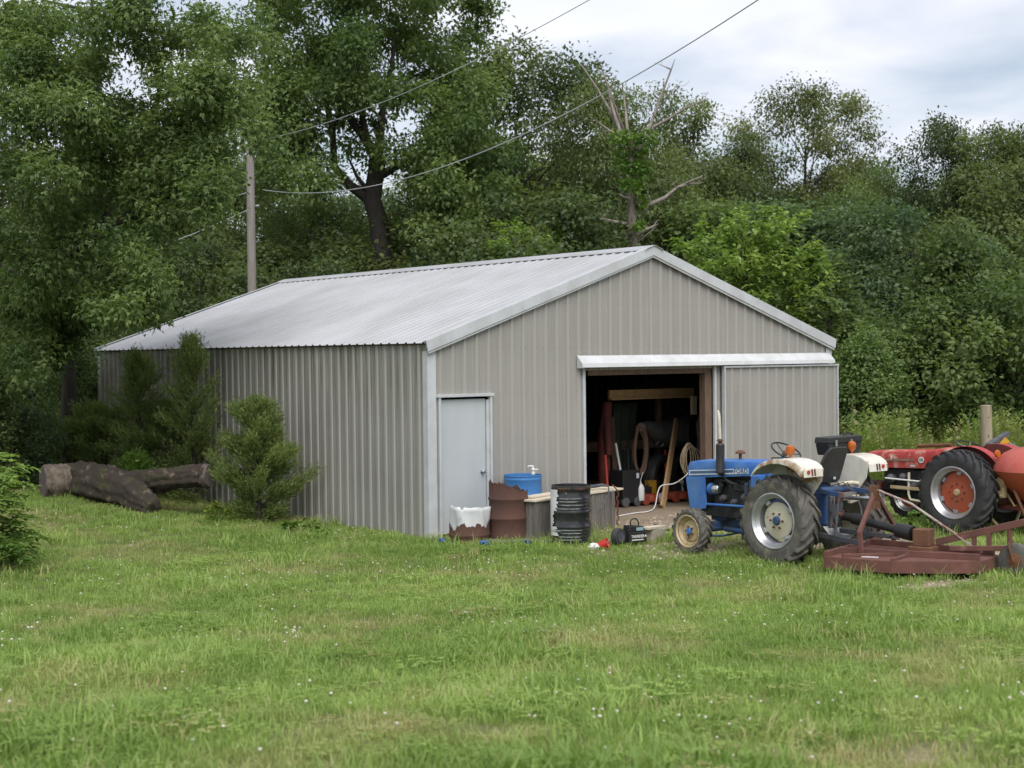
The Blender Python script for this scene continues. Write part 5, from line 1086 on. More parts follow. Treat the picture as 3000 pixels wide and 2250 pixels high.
mb = MB(); mb.tube([(-.30, .55, .70), (-.30, 1.0, .715), (-.30, 1.6, .73)], .013, 8); mb.build('control_rod', M['white'], t); MB().tube([(-.28, 1.16, .84), (-.29, 1.16, .5), (-.30, 1.12, .42), (-.30, .85, .40)], .02, 10).build('exhaust_down_pipe', M['cream'], t)
MB().bar((-.30, .55, .59), (-.30, 1.5, .60), .02, .05).build('drag_link', M['tan'], t, smooth=0, bevel=.004)
mb = MB(); mb.box((0, .3, .66), (.36, 1.1, .46)).box((0, -.1, .66), (.5, .42, .48)); mb.build('gearbox', M['redin'], t, smooth=0, bevel=.04)
mb = MB()
for s in (-1, 1): mb.lathe([(.13, 0), (.11, .08), (.08, .14), (.075, .3)], (s*.24, 0, .63), (s, 0, 0), 20)
mb.build('rear_axle', M['redin'], t); mb = MB(); mb.box((0, 1.83, .45), (.9, .08, .09)).box((0, 1.95, .55), (.3, .3, .2)); mb.build('front_axle', M['redin'], t, smooth=0, bevel=.01)
for s in (-1, 1):
    P = arc((-.02, .64), .665, 150, 22, 18); P = [(-y if False else y, z) for y, z in P]; P = [(y, z) for y, z in P]
    Pth = [(-(p[0]), p[1]) for p in arc((.02, .63), .675, 12, 128, 18)]
    f = sheetstrip(Pth, min(s*.30, s*.465), max(s*.30, s*.465), .006).build('fender', M['red'], t, smooth=45); mb = MB(); mb.prism([(y, z-.004) for y, z in Pth]+[(.38, .75), (0, .7), (-.45, .68)], 0, s*.296, s*.304); mb.build('fender_side', M['redin'], f, smooth=0)
    MB().lathe([(.02, 0), (.05, .01), (.06, .03), (.055, .05), (0, .055)], (s*.44, -.50, 1.21), (0, -1, .1), 18).build('turn_lamp', M['amber'], t)
sc_ = Vector((0, .26, 1.285)); axn = Vector((0, -.30, .95)).normalized(); u_ = Vector((1, 0, 0)); v_ = axn.cross(u_)
mb = MB(); mb.tube([sc_+u_*(.21*math.cos(a))+v_*(.21*math.sin(a)) for a in np.linspace(0, 2*math.pi, 41)[:-1]], .012, 8, closed=True); sw = mb.build('steering_wheel', M['blackplas'], t)
for a in (30, 150, 270): p = sc_+u_*(.2*math.cos(R(a)))+v_*(.2*math.sin(R(a))); MB().tube([sc_-axn*.03, p], .008, 7).build('spoke', M['steel'], sw)
MB().tube([(0, .45, 1.15), tuple(sc_)], .02, 10).build('steering_column', M['blackmet'], t); mb = MB(); mb.prism([(-.35, 1.02), (.02, .98), (.02, 1.01), (-.33, 1.06), (-.42, 1.13), (-.45, 1.12)], 0, -.21, .21); mb.build('seat', M['vinyl'], t, smooth=0, bevel=.015)
for s in (-1, 1): MB().bar((s*.3, -.25, .45), (s*.36, -1.0, .42), .02, .06).build('lower_link', M['redin'], t, smooth=0); MB().tube([(s*.28, -.35, .93), (s*.34, -.75, .45)], .016, 8).build('lift_rod', M['tan'], t)
MB().tube([(0, -.38, .86), (0, -.75, .80)], .02, 10).build('top_link', M['tan'], t)
# cone spreader with a domed red lid on the red tractor's hitch
sx_, sy_ = RX-.06, RY-.93; sp_ = thing('cone_spreader', 'round orange-red spreader hopper with domed lid behind the red tractor', 'spreader', (sx_, sy_, gz(sx_, sy_)))
MB().lathe([(.09, .40), (.16, .50), (.42, .72), (.60, .95), (.61, .975)], (0, 0, 0), (0, 0, 1), 48).build('hopper', M['orange'], sp_, smooth=50)
MB().lathe([(.615, .97), (.60, 1.03), (.55, 1.13), (.46, 1.22), (.33, 1.285), (.16, 1.315), (0, 1.32)], (0, 0, 0), (0, 0, 1), 48).build('lid', mat('faded_tank_red', (.36, .055, .042), .55, var=(.44, .11, .085), vs=1.6, spots=(.30, .12, .07), ss=4, sthr=(.58, .7)), sp_, smooth=50)
mb = MB(); mb.lathe([(.618, -.03), (.618, .03)], (0, 0, 1.02), (0, 0, 1), 48); V = [q for q in mb.v]; 
MB().box((-.50, -.365, 1.04), (.16, .012, .055), (0, 0, -.94)).build('white_sticker', M['white'], sp_, smooth=0)
for s in (-1, 1):
    MB().tube([(s*.44, .30, .62), (s*.46, .45, .45), (s*.40, .55, .30), (s*.2, .5, .12)], .025, 10).build('frame_leg', M['tan'], sp_); MB().tube([(s*.30, .42, .98), (s*.30, .50, .5)], .022, 10).build('frame_post', M['tan'], sp_); MB().tube([(s*.42, .1, .70), (s*.45, -.1, .35), (s*.3, -.2, .08)], .022, 8).build('frame_leg', M['rust'], sp_)
MB().box((-.38, .35, .72), (.1, .16, .3)).build('control_plate', M['tan'], sp_, smooth=0, bevel=.02); MB().lathe([(.22, .30), (.23, .31), (.23, .33), (.05, .36)], (0, 0, 0), (0, 0, 1), 24).build('spinner', M['rust'], sp_); MB().cyl((0, 0, .08), (0, 0, .42), .06, n=14).build('gear_housing', M['rust'], sp_)
# yellow implement with dark rails farther back
c = at(2958, 1295, 26); im = thing('yellow_implement', 'yellow farm implement with dark crossed rails behind the red tractor', 'implement', (float(c[0]), float(c[1]), gz(c[0], c[1])))
def ip_(px, py, d=26): q = at(px, py, d); return (q[0]-c[0], q[1]-c[1], q[2]-gz(c[0], c[1]))
MB().bar(ip_(2895, 1305, 25.7), ip_(2950, 1270, 26.2), .10, .07).build('rail', M['grimegrey'], im, smooth=0, bevel=.006); MB().bar(ip_(2925, 1288, 26.3), ip_(3010, 1330, 25.5), .10, .06).build('rail', M['greyplank'], im, smooth=0, bevel=.006)
MB().bar(ip_(2905, 1322), ip_(2950, 1288), .14, .10).build('yellow_arm', M['yellow'], im, smooth=0, bevel=.01); mb = MB(); q = ip_(2960, 1330); mb.box((q[0], q[1], q[2]/2), (.5, .4, q[2])); mb.build('frame', M['yellow'], im, smooth=0, bevel=.02); MB().bar(ip_(2880, 1322), ip_(2898, 1300), .08, .06).build('bracket', M['rust'], im, smooth=0)
# ---------------------------------------------------------------- fence post
c = at(2892, 1300, 27.2); zt = float(at(2892, 1187, 27.2)[2]); fp = thing('fence_post', 'thick sawn wooden fence post standing in the tall grass', 'post', (float(c[0]), float(c[1]), gz(c[0], c[1])))
mb = MB(); mb.tube([(0, 0, -.3), (0.0, 0, .9), (-.03, .0, zt)], [.108, .103, .098], 12); mb.build('shaft', mat('post_wood', (.36, .30, .215), .9, var=(.27, .225, .165), vs=4, vst=(7, 7, .6), bump=.3, bs=20), fp, smooth=40)
for z in (zt-.22, zt-.55): MB().cyl(tuple(-_R*.0-_fw*.096+np.array([-.01, 0, z])), tuple(-_fw*.106+np.array([-.01, 0, z])), .012, n=8).build('nail_hole', M['dark'], fp)
# ---------------------------------------------------------------- barrels and clutter by the entry door
M['rustbar'] = mat('brown_rust', (.098, .047, .036), .85, var=(.075, .04, .032), vs=3, spots=(.13, .07, .05), ss=18, sthr=(.62, .74), bump=.25, bs=60)
M['rustin'] = mat('orange_rust', (.24, .10, .035), .9, var=(.12, .05, .03), vs=4, bump=.2, bs=40)
M['bluepl'] = mat('blue_barrel_plastic', (.045, .17, .42), .4, var=(.06, .20, .46), vs=3)
M['blackbar'] = mat('black_barrel_paint', (.02, .021, .024), .2, var=(.035, .035, .036), vs=3, spots=(.58, .60, .63), ss=3.1, sthr=(.655, .675), sst=(1, 1, .8), coat=.3)
def drum(name, loc, r, h, mt, label, hoops=(.33, .66), jag=None, rims=True, lean=(0, 0), n=128, cat='barrel', grp='barrels beside the entry door', rib=()):
    e = thing(name, label, cat, loc, group=grp); e.rotation_euler = (lean[0], lean[1], 0); prof = []
    zs = [0, .012, .03]
    P = [(r*.985, 0), (r+.006, .008), (r+.004, .022), (r, .03)]
    for q in hoops: P += [(r, q*h-.028), (r+.013, q*h-.008), (r+.013, q*h+.008), (r, q*h+.028)]
    for q in rib: P += [(r, q*h-.013), (r+.006, q*h-.003), (r+.006, q*h+.002), (r, q*h+.015)]
    P.append((r, h-.03)); P.sort(key=lambda p: p[1])
    if not jag: P += [(r+.002, h-.02), (r+.008, h-.01), (r+.006, h), (r-.004, h), (r-.006, h-.03), (r-.006, .05), (0, .05)]
    mb = MB()
    if jag:
        # torn wall: top edge height varies round the drum
        V = []; zt = [jag(2*math.pi*j/n) for j in range(n)]; kk = len(P)
        P2 = [p for p in P if p[1] < h-.02]+[(r, h)]
        for rr, z in P2:
            for j in range(n): a = 2*math.pi*j/n; V.append((rr*math.cos(a), rr*math.sin(a), min(z, zt[j]) if z < h else zt[j]))
        Fc = [(i*n+j, i*n+(j+1) % n, (i+1)*n+(j+1) % n, (i+1)*n+j) for i in range(len(P2)-1) for j in range(n)]; mb.add(V, Fc); mb.add([(0, 0, .02)]+[(r*.98*math.cos(2*math.pi*j/n), r*.98*math.sin(2*math.pi*j/n), .02) for j in range(n)], [(0, 1+j, 1+(j+1) % n) for j in range(n)])
        o = mb.build('wall', mt, e, smooth=40, fixn=False); md = o.modifiers.new('t', 'SOLIDIFY'); md.thickness = .004; md.offset = -1
    else:
        mb.lathe(P, (0, 0, 0), (0, 0, 1), n); o = mb.build('wall', mt, e, smooth=40)
    return e, o
def jagged(base, amp, seed, tilt=0, ta=0):
    r_ = np.random.default_rng(seed); a_ = r_.uniform(0, 6.28, 8); k = [3, 5, 8, 13, 19, 27, 34, 45]; w_ = [.25, .25, .3, .35, .4, .45, .4, .4]
    tb2 = np.repeat(r_.normal(0, .55, 43), r_.integers(1, 6, 43)); tb2 = tb2[:128] if len(tb2) >= 128 else np.pad(tb2, (0, 128-len(tb2)), mode='wrap')
    return lambda a: base+tilt*math.cos(a-ta)+amp*(sum(w*math.sin(q*a+p) for q, w, p in zip(k[:4], w_, a_))*1.1+tb2[int(a/6.2832*128) % 128]+.25*math.sin(61*a))
vd = math.atan2(-_fw[1], -_fw[0])      # direction back to the viewer, for turning torn edges the right way
pz = gz(.66, -1.1)+.068
drum('rusty_barrel', (.66, -1.08, pz), .285, .86, M['rustbar'], 'brown rusty barrel with a torn jagged top rim', jag=jagged(.745, .022, 5, .075, vd-1.35))
e, o = drum('burnt_barrel_stub', (.13, -.83, gz(.17, -.8)+.01), .295, .6, M['rustbar'], 'low torn rusty barrel stub with a white sheet stuck in it', jag=lambda a: .275+.05*math.sin(2.3*a+.6)*math.sin(a*1.0+2)+.03*math.sin(7*a+1)+.014*math.sin(17*a)+.010*math.sin(31*a+2)+.006*math.sin(53*a), hoops=(.2,))
# white painted sheet curled inside the stub
V = []; na, nz = 26, 8
for i in range(na+1):
    a = vd-1.5+3.25*i/na; tp = .545+.006*math.sin(i*.9)-.03*(i/na)-(.05 if i in (9,) else 0)
    for k in range(nz+1):
        q = k/nz; rr = .272+.012*math.sin(3*q+i*.7)+(.035*q if i > na-4 else 0)+.004*math.sin(i*2.1); V.append((rr*math.cos(a), rr*math.sin(a), .06+(tp-.06)*q))
Fc = [(i*(nz+1)+k, (i+1)*(nz+1)+k, (i+1)*(nz+1)+k+1, i*(nz+1)+k+1) for i in range(na) for k in range(nz)]
mb = MB(); mb.add(V, Fc); o = mb.build('white_sheet', mat('scuffed_white_paint', (.62, .63, .64), .45, var=(.5, .51, .53), vs=4, spots=(.3, .24, .22), ss=7, sthr=(.64, .68)), e, smooth=50, fixn=False); md = o.modifiers.new('t', 'SOLIDIFY'); md.thickness = .003
drum('black_barrel', (1.14, -1.93, gz(1.14, -1.93)), .282, .85, M['blackbar'], 'black steel barrel with flaking white patches and raised bands', hoops=(.56, .31), rib=(.79, .74, .68, .62, .26, .21, .15, .10))
# white flaked paint and rusty rim of the black barrel: shells 1.5 mm proud of the wall
def shell(e, name, r, a0, a1, z0, z1, mt, seed, n=22, m_=10):
    r_ = np.random.default_rng(seed); V = []; Fc = []; A = np.linspace(a0, a1, n); Z = np.linspace(z0, z1, m_)
    wob0 = r_.normal(0, .5, m_); wob1 = r_.normal(0, .5, m_)
    for k in range(m_):
        for i in range(n):
            f = i/(n-1); a = a0+(a1-a0)*f+(wob0[k]*(1-f)+wob1[k]*f)*(a1-a0)*.35*math.sin(math.pi*min(1, k/(m_-1)+.1)); V.append((r*math.cos(a), r*math.sin(a), Z[k]))
    for k in range(m_-1):
        for i in range(n-1): Fc.append((k*n+i, k*n+i+1, (k+1)*n+i+1, (k+1)*n+i))
    mb = MB(); mb.add(V, Fc); return mb.build(name, mt, e, smooth=60, fixn=False)
bb = [o for o in bpy.data.objects if o.name.startswith('black_barrel')][0]
lf = vd-1.08      # left flank as seen by the viewer
for z0, z1, w_, sd_ in ((.60, .80, .74, 1), (.50, .61, .80, 2), (.36, .50, 1.02, 3), (.14, .27, .82, 4), (.26, .37, 1.12, 6)): shell(bb, 'white_paint_flake', .2965, vd-1.75, vd-w_, z0, z1, M['white'], sd_)
GLINT = mat('painted_sky_glint', (.40, .42, .45), .3, .5, var=(.10, .10, .11), vs=14, thr=(.5, .7))  # sky reflections on the barrel ribs, put in as pale grey shells
for q in (.79, .74, .68, .62, .26, .21, .15, .10): shell(bb, 'sky_glint', .2892, vd-.62+random.uniform(-.1, .1), vd+.42+random.uniform(-.1, .1), q*.85-.004, q*.85+.009, GLINT, int(q*100), 16, 3)
shell(bb, 'rusty_rim_patch', .2915, vd-1.3, vd+1.2, .775, .835, mat('rim_rust', (.13, .075, .05), .9, var=(.03, .028, .028), vs=9, thr=(.4, .6)), 9)
e, o = drum('blue_barrel', (1.46, -.42, .0), .288, .90, M['bluepl'], 'bright blue plastic barrel behind the plank bench', hoops=(.62,), rib=(.93,))
bp_ = thing('hand_pump', 'small white plastic pump head on top of the blue barrel', 'pump', (1.60, -.50, .90)); MB().lathe([(.03, 0), (.03, .03), (.02, .035), (.02, .06), (.035, .065), (.035, .085), (.015, .09), (.012, .11)], (0, 0, 0), (0, 0, 1), 16).build('cap', M['white'], bp_); MB().tube([(0, 0, .10), (.0, 0, .125), (-.045, .03, .13), (-.07, .045, .115)], [.012, .014, .012, .009], 8).build('spout', M['white'], bp_)
MB().tube([(.04, 0, .07), (.09, -.01, .075)], .009, 7).build('lever', M['white'], bp_)
# pallet boards under the barrels
pal = thing('ground_pallet', 'flat grey pallet of boards lying under the rusty barrel', 'pallet', (.72, -1.22, gz(.72, -1.2)), R(-32))
for i in range(5): MB().box((0, -.36+.2*i, .055), (1.15, .13, .022)).build('board', M['greyplank'], pal, smooth=0, bevel=.003)
for x in (-.5, 0, .5): MB().box((x, .04, .02), (.09, .95, .045)).build('runner', M['greyplank'], pal, smooth=0)
for k, (px, py, lab) in enumerate(((1293, 1572, 'crumpled blue scrap in the grass by the corner trim'), (1420, 1571, 'blue rag beside the torn barrel stub'), (1545, 1576, 'dark blue rag on the pallet right of the rusty barrel'))):
    q = at(px, py, 21.2 if k else 22.0); x, y = float(q[0]), float(q[1]); e = MB(); r_ = np.random.default_rng(40+k); V = []; nn = 9
    for i in range(nn):
        for j in range(nn): V.append(((i-4)*.014, (j-4)*.011, .03+.035*r_.random()+.02*math.sin(i*1.3+j)))
    e.add(V, [(i*nn+j, (i+1)*nn+j, (i+1)*nn+j+1, i*nn+j+1) for i in range(nn-1) for j in range(nn-1)]); o = e.build('blue_rag', mat('rag_blue_%d' % k, (.05, .13, .36) if k < 2 else (.03, .06, .16), .8), None, smooth=60, fixn=False, loc=(x, y, gz(x, y)+(.05 if k else .0))); md = o.modifiers.new('t', 'SOLIDIFY'); md.thickness = .004; tag(o, lab, 'rag', 'blue rags by the barrels')
# plank bench: pale top board on two grey plank boxes
ang = math.atan2(.5, 1.88); bx, by = .80, -1.56; bz = gz(1.6, -1.3)
bench = thing('plank_bench', 'low bench of grey weathered planks with a pale plywood top', 'bench', (bx, by, bz), ang)
MB().box((1.15, .24, .615), (2.34, .48, .03)).build('top_board', M['paleply'], bench, smooth=0, bevel=.004); MB().box((.62, .30, .645), (1.0, .2, .022), (0, 0, .06)).build('loose_board', M['paleply'], bench, smooth=0, bevel=.003); MB().box((1.75, .22, .642), (.95, .26, .018), (0, 0, -.05)).build('loose_board', M['paleply'], bench, smooth=0, bevel=.003)
xx = .06
while xx < .5: MB().box((xx, .035+.006*random.random(), .30), (.098, .022, .60-.02*random.random())).build('plank', M['greyplank'], bench, smooth=0, bevel=.003); xx += .104
xx = .92
while xx < 1.86:
    w_ = random.choice((.15, .12, .2)); MB().box((xx+w_/2, .03+.012*random.random(), .30), (w_-.006, .024, .60-.015*random.random()), (0, R(random.uniform(-.6, .6)), 0)).build('plank', M['greyplank'], bench, smooth=0, bevel=.004); xx += w_
MB().box((2.0, .0, .30), (.07, .05, .6)).build('post', M['greyplank'], bench, smooth=0, bevel=.005); MB().box((1.18, .0, .29), (.05, .045, .58)).build('post', M['greyplank'], bench, smooth=0, bevel=.005)
for x in (.05, 1.97): MB().box((x, .26, .3), (.03, .4, .58)).build('end_plank', M['greyplank'], bench, smooth=0)
Mb = Matrix.Translation((bx, by, bz)) @ Matrix.Rotation(ang, 4, 'Z')
def bw(x, y, z): return tuple(Mb @ Vector((x, y, z)))
p = bw(1.12, .14, .655); br = thing('breaker_bar', 'dark iron bar with bent handle lying on the bench top', 'tool', p, ang)
MB().tube([(0, 0, .03), (.12, -.02, .05), (.3, -.03, .05), (.55, -.03, .045), (.72, -.05, .05), (.80, -.12, .03), (.74, -.175, -.06), (.60, -.19, -.18), (.48, -.185, -.30)], [.012, .016, .026, .028, .026, .014, .011, .010, .010], 9).build('bar', M['grimegrey'], br)
# hanging chain
ch = thing('hanging_chain', 'rusty chain hanging over the right end of the bench', 'chain', bw(1.98, -.08, .62), ang)
for k in range(26):
    y = -.0; z = -.022*k; a = k % 2; c0_ = Vector((.012*math.sin(k*.8)+.012*(k > 12)*math.cos(k), .01*math.cos(k*1.1)-.03, z)); Lk = []
    for q in range(12):
        t_ = 2*math.pi*q/12; uu, vv = .011*math.cos(t_), .02*math.sin(t_); Lk.append(c0_+(Vector((uu, 0, vv)) if a else Vector((0, uu, vv))))
    MB().tube(Lk, .0045, 6, closed=True).build('link', M['rust'], ch)
MB().tube([(0, -.03, .0), (-.02, .02, .06), (.03, .08, .075)], .011, 7).build('shackle', M['rust'], ch)
# starter box on a wheel, red bucket, flowers-like litter
q = at(1858, 1560, 21.55); x, y = float(q[0]), float(q[1]); sb = thing('charger_box', 'black boxy battery charger with white lettering and looped handle', 'charger', (x, y, gz(x, y)), R(-8)); 
MB().box((0, 0, .12), (.30, .2, .15)).build('body', M['blackplas'], sb, smooth=0, bevel=.012); MB().prism([(-.15, .195), (.15, .195), (.11, .27), (-.13, .29)], 1, -.08, .08).build('top_housing', M['blackplas'], sb, smooth=0, bevel=.012); MB().box((.04, -.083, .235), (.12, .008, .045)).build('label_panel', mat('teal_label', (.25, .38, .42), .4), sb, smooth=0)
MB().box((-.005, -.1015, .13), (.205, .004, .055)).build('name_plate', M['blackmet'], sb, smooth=0); text('THUNDER', 'lettering', M['white'], sb, .058, (-.01, -.1045, .132), (R(90), 0, 0), bold=.001, sx=.82); MB().box((-.01, -.1025, .085), (.2, .004, .014)).build('white_line', M['white'], sb, smooth=0); MB().box((.125, -.1025, .135), (.028, .004, .026)).build('white_mark', M['white'], sb, smooth=0)
MB().tube([(-.06, 0, .28), (-.065, 0, .34), (-.03, 0, .375), (.03, 0, .375), (.07, 0, .34), (.075, 0, .26)], .010, 8).build('handle', M['blackplas'], sb)
mb = MB(); mb.lathe([(.05, -.05), (.095, -.055), (.125, -.045), (.132, 0), (.125, .045), (.095, .055), (.05, .05)], (-.27, 0, .13), (.35, -1, .05), 28, caps=False); wl = mb.build('wheel', M['tyreblk'], sb); MB().lathe([(.075, 0), (.07, .058), (.03, .05), (0, .06)], (-.27, 0, .13), (.35, -1, .05), 20).build('wheel_disc', M['grimegrey'], wl); MB().bar((-.22, .02, .13), (-.13, .02, .13), .03, .03).build('axle', M['dark'], sb, smooth=0)
q = at(1766, 1582, 21.1); x, y = float(q[0]), float(q[1]); rb = thing('red_pail', 'small red plastic pail tipped over in the grass', 'pail', (x, y, gz(x, y)+.06)); rb.rotation_euler = (R(70), R(12), R(35)); MB().lathe([(.055, -.07), (.075, .07), (.083, .075), (.080, .08), (.07, .07), (.05, -.06), (0, -.06)], (0, 0, 0), (0, 0, 1), 24).build('wall', mat('red_plastic', (.45, .03, .02), .4), rb)
MB().tube([(.075, 0, .07), (.05, .03, .12), (0, .04, .14), (-.05, .03, .12), (-.075, 0, .07)], .004, 6).build('handle', M['steel'], rb)
q = at(1738, 1588, 21.0); x, y = float(q[0]), float(q[1]); pc = thing('white_scrap', 'crumpled white paper scrap left of the red pail', 'litter', (x, y, gz(x, y)+.05)); r_ = np.random.default_rng(3); mb = MB(); mb.lathe([(0, -.045), (.04, -.04), (.07, 0), (.05, .035), (0, .05)], (0, 0, 0), (0, 0, 1), 12); mb.v = [tuple(np.array(v)*r_.uniform(.6, 1.35)) for v in mb.v]; mb.build('paper', M['white'], pc, smooth=0)
q = at(1915, 1545, 22.0); x, y = float(q[0]), float(q[1]); cb = thing('concrete_block', 'pale concrete block with a board on it near the open door', 'block', (x, y, gz(x, y)), R(12)); mb = MB(); CONC = mat('concrete', (.42, .38, .31), .95, var=(.32, .28, .22), vs=6, bump=.3); mb.box((0, 0, .09), (.36, .19, .18)); mb.build('block', CONC, cb, smooth=0, bevel=.008); MB().box((-.02, -.01, .20), (.5, .16, .035), (0, R(2), .1)).build('board', M['paleply'], cb, smooth=0, bevel=.003)
# ---------------------------------------------------------------- inside the open door
GI = 'things stored inside the barn'
def inp(px, py, yy):                 # photo pixel on the vertical plane y = yy
    d = _fw+_R*(px-1500)/F_PX+_U*(1125-py)/F_PX; tt = (yy-CAM[1])/d[1]; return CAM+d*tt
def ze(x, y): return (1650+x/3.318, 1050+y/3.318)      # door close-up pixels
def E_(name, label, cat, p): return thing(name, label, cat, (float(p[0]), float(p[1]), max(float(p[2]), 0.012)))
def loc_(o3, pts): return [tuple(np.array(p)-o3) for p in pts]
# shelf rack with two timber rails
YS = 2.3
p = inp(*ze(1000, 900), YS); rk = thing('shelf_rack', 'rough timber shelf rack inside the barn door', 'rack', (5.4, YS, .012))
for z, th, mm in ((1.02, .17, M['wood']), (.30, .06, M['greyplank'])): MB().box((.3, 0, z), (2.6, .05, th)).build('shelf_rail', mm, rk, smooth=0, bevel=.004)
MB().box((.3, .45, 1.08), (2.6, .9, .03)).build('shelf_board', M['wood'], rk, smooth=0); MB().box((.3, .45, .32), (2.6, .9, .03)).build('shelf_board', M['wood'], rk, smooth=0)
for x in (-.95, 1.55): MB().box((x, .03, 1.0), (.09, .09, 2.0)).build('post', M['wood'], rk, smooth=0, bevel=.004)
bm_ = thing('ceiling_beam', 'horizontal raw wooden beam across the dark barn interior', 'beam', (5.5, 1.5, 1.93)); MB().box((.5, 0, .085), (2.1, .06, .15)).build('timber', M['plank'], bm_, smooth=0, bevel=.004); MB().box((.5, -.03, -.0), (2.1, .10, .03)).build('ledger', M['plank'], bm_, smooth=0)
blk = MB().box((0, 0, .12), (.12, .05, .34)); 
q = inp(*ze(1265, 545), 1.42); o = blk.build('cleat', M['paleply'], bm_, smooth=0); o.location = (q[0]-5.5, -.09, q[2]-1.93+.05)
# leaning raw plank
q0 = inp(*ze(965, 1480), .75); q1 = inp(*ze(1100, 620), 1.6); q0[2] = .03; o3 = np.array([q0[0], q0[1], 0]); lp = thing('leaning_plank', 'raw yellow plank leaning against the shelf inside the door', 'plank', (float(q0[0]), float(q0[1]), .012)); MB().bar((0, 0, 0), tuple(np.array(q1)-o3), .17, .038, (0, 1, .4)).build('board', M['plank'], lp, smooth=0, bevel=.003)
# tyres on and under the shelf
def tyre_thing(px, py, yy, r, w_, label, tilt=0, az=90, disc=None, ground=False):
    c = inp(*ze(px, py), yy); e = thing('tyre', label, 'tyre', (float(c[0]), float(c[1]), .012 if ground else float(c[2])-r)); mb = MB(); a = Vector((math.cos(R(az)), -math.sin(R(az)), tilt))
    mb.lathe([(r*.6, -w_*.4), (r*.75, -w_*.5), (r*.93, -w_*.48), (r, -w_*.3), (r, w_*.3), (r*.93, w_*.48), (r*.75, w_*.5), (r*.6, w_*.4)], (0, 0, r), tuple(a), 32, caps=False); mb.build('rubber', M['tyreblk'], e)
    if disc is not None: MB().lathe([(r*.62, -w_*.3), (r*.62, w_*.3), (r*.45, w_*.34), (r*.2, w_*.2), (0, w_*.25)], (0, 0, r), tuple(a), 24).build('disc', disc, e)
    return e
tyre_thing(1210, 720, 2.45, .40, .26, 'worn grey tyre on the shelf at the right of the door', az=60, ); tyre_thing(930, 1210, 2.0, .42, .28, 'dark tyre under the shelf left of the leaning plank', az=75, ground=True); tyre_thing(1130, 1230, 2.2, .40, .26, 'dark tyre under the shelf right of the leaning plank', az=80, ground=True)
# grey duct horn and lamp ring
q = inp(*ze(840, 690), 2.1); o3 = np.array(q); hn = E_('grey_funnel', 'large grey sheet-metal funnel on the shelf', 'funnel', q); MB().tube(loc_(o3, [inp(*ze(1060, 720), 2.5), inp(*ze(930, 740), 2.3), inp(*ze(800, 660), 2.1), inp(*ze(765, 665), 2.05)]), [.30, .24, .10, .06], 22).build('cone', mat('dull_zinc', (.20, .20, .20), .6, var=(.13, .13, .13), vs=4), hn); MB().lathe([(.03, 0), (.085, .02), (.09, .06), (.05, .08), (.0, .085)], tuple(np.array(inp(*ze(765, 665), 2.0))-o3), (-.5, -.8, .1), 16).build('flange', M['steel'], hn)
q = inp(*ze(938, 838), 2.0); rg = E_('metal_ring', 'small pale metal ring hanging below the funnel', 'ring', q); MB().tube([(.085*math.cos(a), -.03*math.sin(a), .065*math.sin(a)) for a in np.linspace(0, 6.28, 21)[:-1]], .02, 8, closed=True).build('hoop', M['steel'], rg); MB().tube([(.08, 0, -.02), (.16, -.02, -.07)], .008, 6).build('hook', M['steel'], rg)
# coiled hose
q = inp(*ze(735, 1110), 1.9); o3 = np.array(q); ho = E_('coiled_cord', 'coiled brown extension cord hanging on the shelf post', 'cord', q); mb = MB()
for k in range(7):
    w0 = .14+.02*random.random(); hh = .40+.05*random.random(); mb.tube([(w0*math.sin(a)+.02*(k % 3), -.02*k*.4+.01*math.cos(3*a), hh+.0+(hh*math.cos(a))*(.92+.03*k)) for a in np.linspace(0, 6.28, 30)[:-1]], .011, 6, closed=True)
mb.build('coil', mat('cord_brown', (.30, .19, .13), .7), ho)
# rods and poles
def rod(name, a, b, ya, yb, r, mt, label, cat='rod'):
    p0, p1 = inp(*ze(*a), ya), inp(*ze(*b), yb); p0[2] = max(p0[2], .03); e = thing(name, label, cat, (float(p0[0]), float(p0[1]), float(p0[2]))); MB().tube([(0, 0, 0), tuple(np.array(p1)-np.array(p0))], r, 10).build('shaft', mt, e)
M['redrod'] = mat('red_rod', (.42, .05, .035), .5)
rod('white_pipe', (580, 1230), (510, 825), 1.5, 1.7, .022, M['white'], 'white plastic pipe leaning left of the cord', 'pipe'); rod('red_bar', (430, 1260), (408, 940), 1.4, 1.5, .026, M['redrod'], 'slim red bar at the left inside the door'); rod('red_pole', (1000, 1120), (990, 890), 1.9, 1.95, .03, M['redrod'], 'short red pole left of the leaning plank')
q = inp(*ze(400, 1250), 1.9); rj = thing('red_lift', 'tall dark red engine hoist standing in the shade', 'hoist', (float(q[0]), float(q[1]), .012)); MB().tube([(0, 0, .0), (.0, 0, 1.2), (.10, 0, 1.85)], [.12, .12, .09], 10).build('mast', M['redin'], rj); MB().tube([(.08, 0, 1.75), (.0, -.1, 1.3), (-.03, -.15, .9)], [.07, .09, .06], 10).build('ram', M['redin'], rj); MB().box((0, -.1, .06), (.5, .7, .1)).build('base', M['redin'], rj, smooth=0, bevel=.02)
q = inp(*ze(600, 1250), 2.3); cbn = thing('green_coat', 'dark green tarp hanging from the shelf post', 'tarp', (float(q[0]), float(q[1]), .012)); mb = MB(); V = []
for i in range(13):
    for k in range(11): V.append((-.28+.046*i+.02*math.sin(k*.8), .04*math.sin(i*1.4)+.02*math.sin(k), .15+.165*k-.0*(i == 0)))
mb.add(V, [(i*11+k, (i+1)*11+k, (i+1)*11+k+1, i*11+k+1) for i in range(12) for k in range(10)]); o = mb.build('cloth', mat('dark_green_cloth', (.035, .045, .035), .9), cbn, smooth=60, fixn=False); o.modifiers.new('t', 'SOLIDIFY').thickness = .006
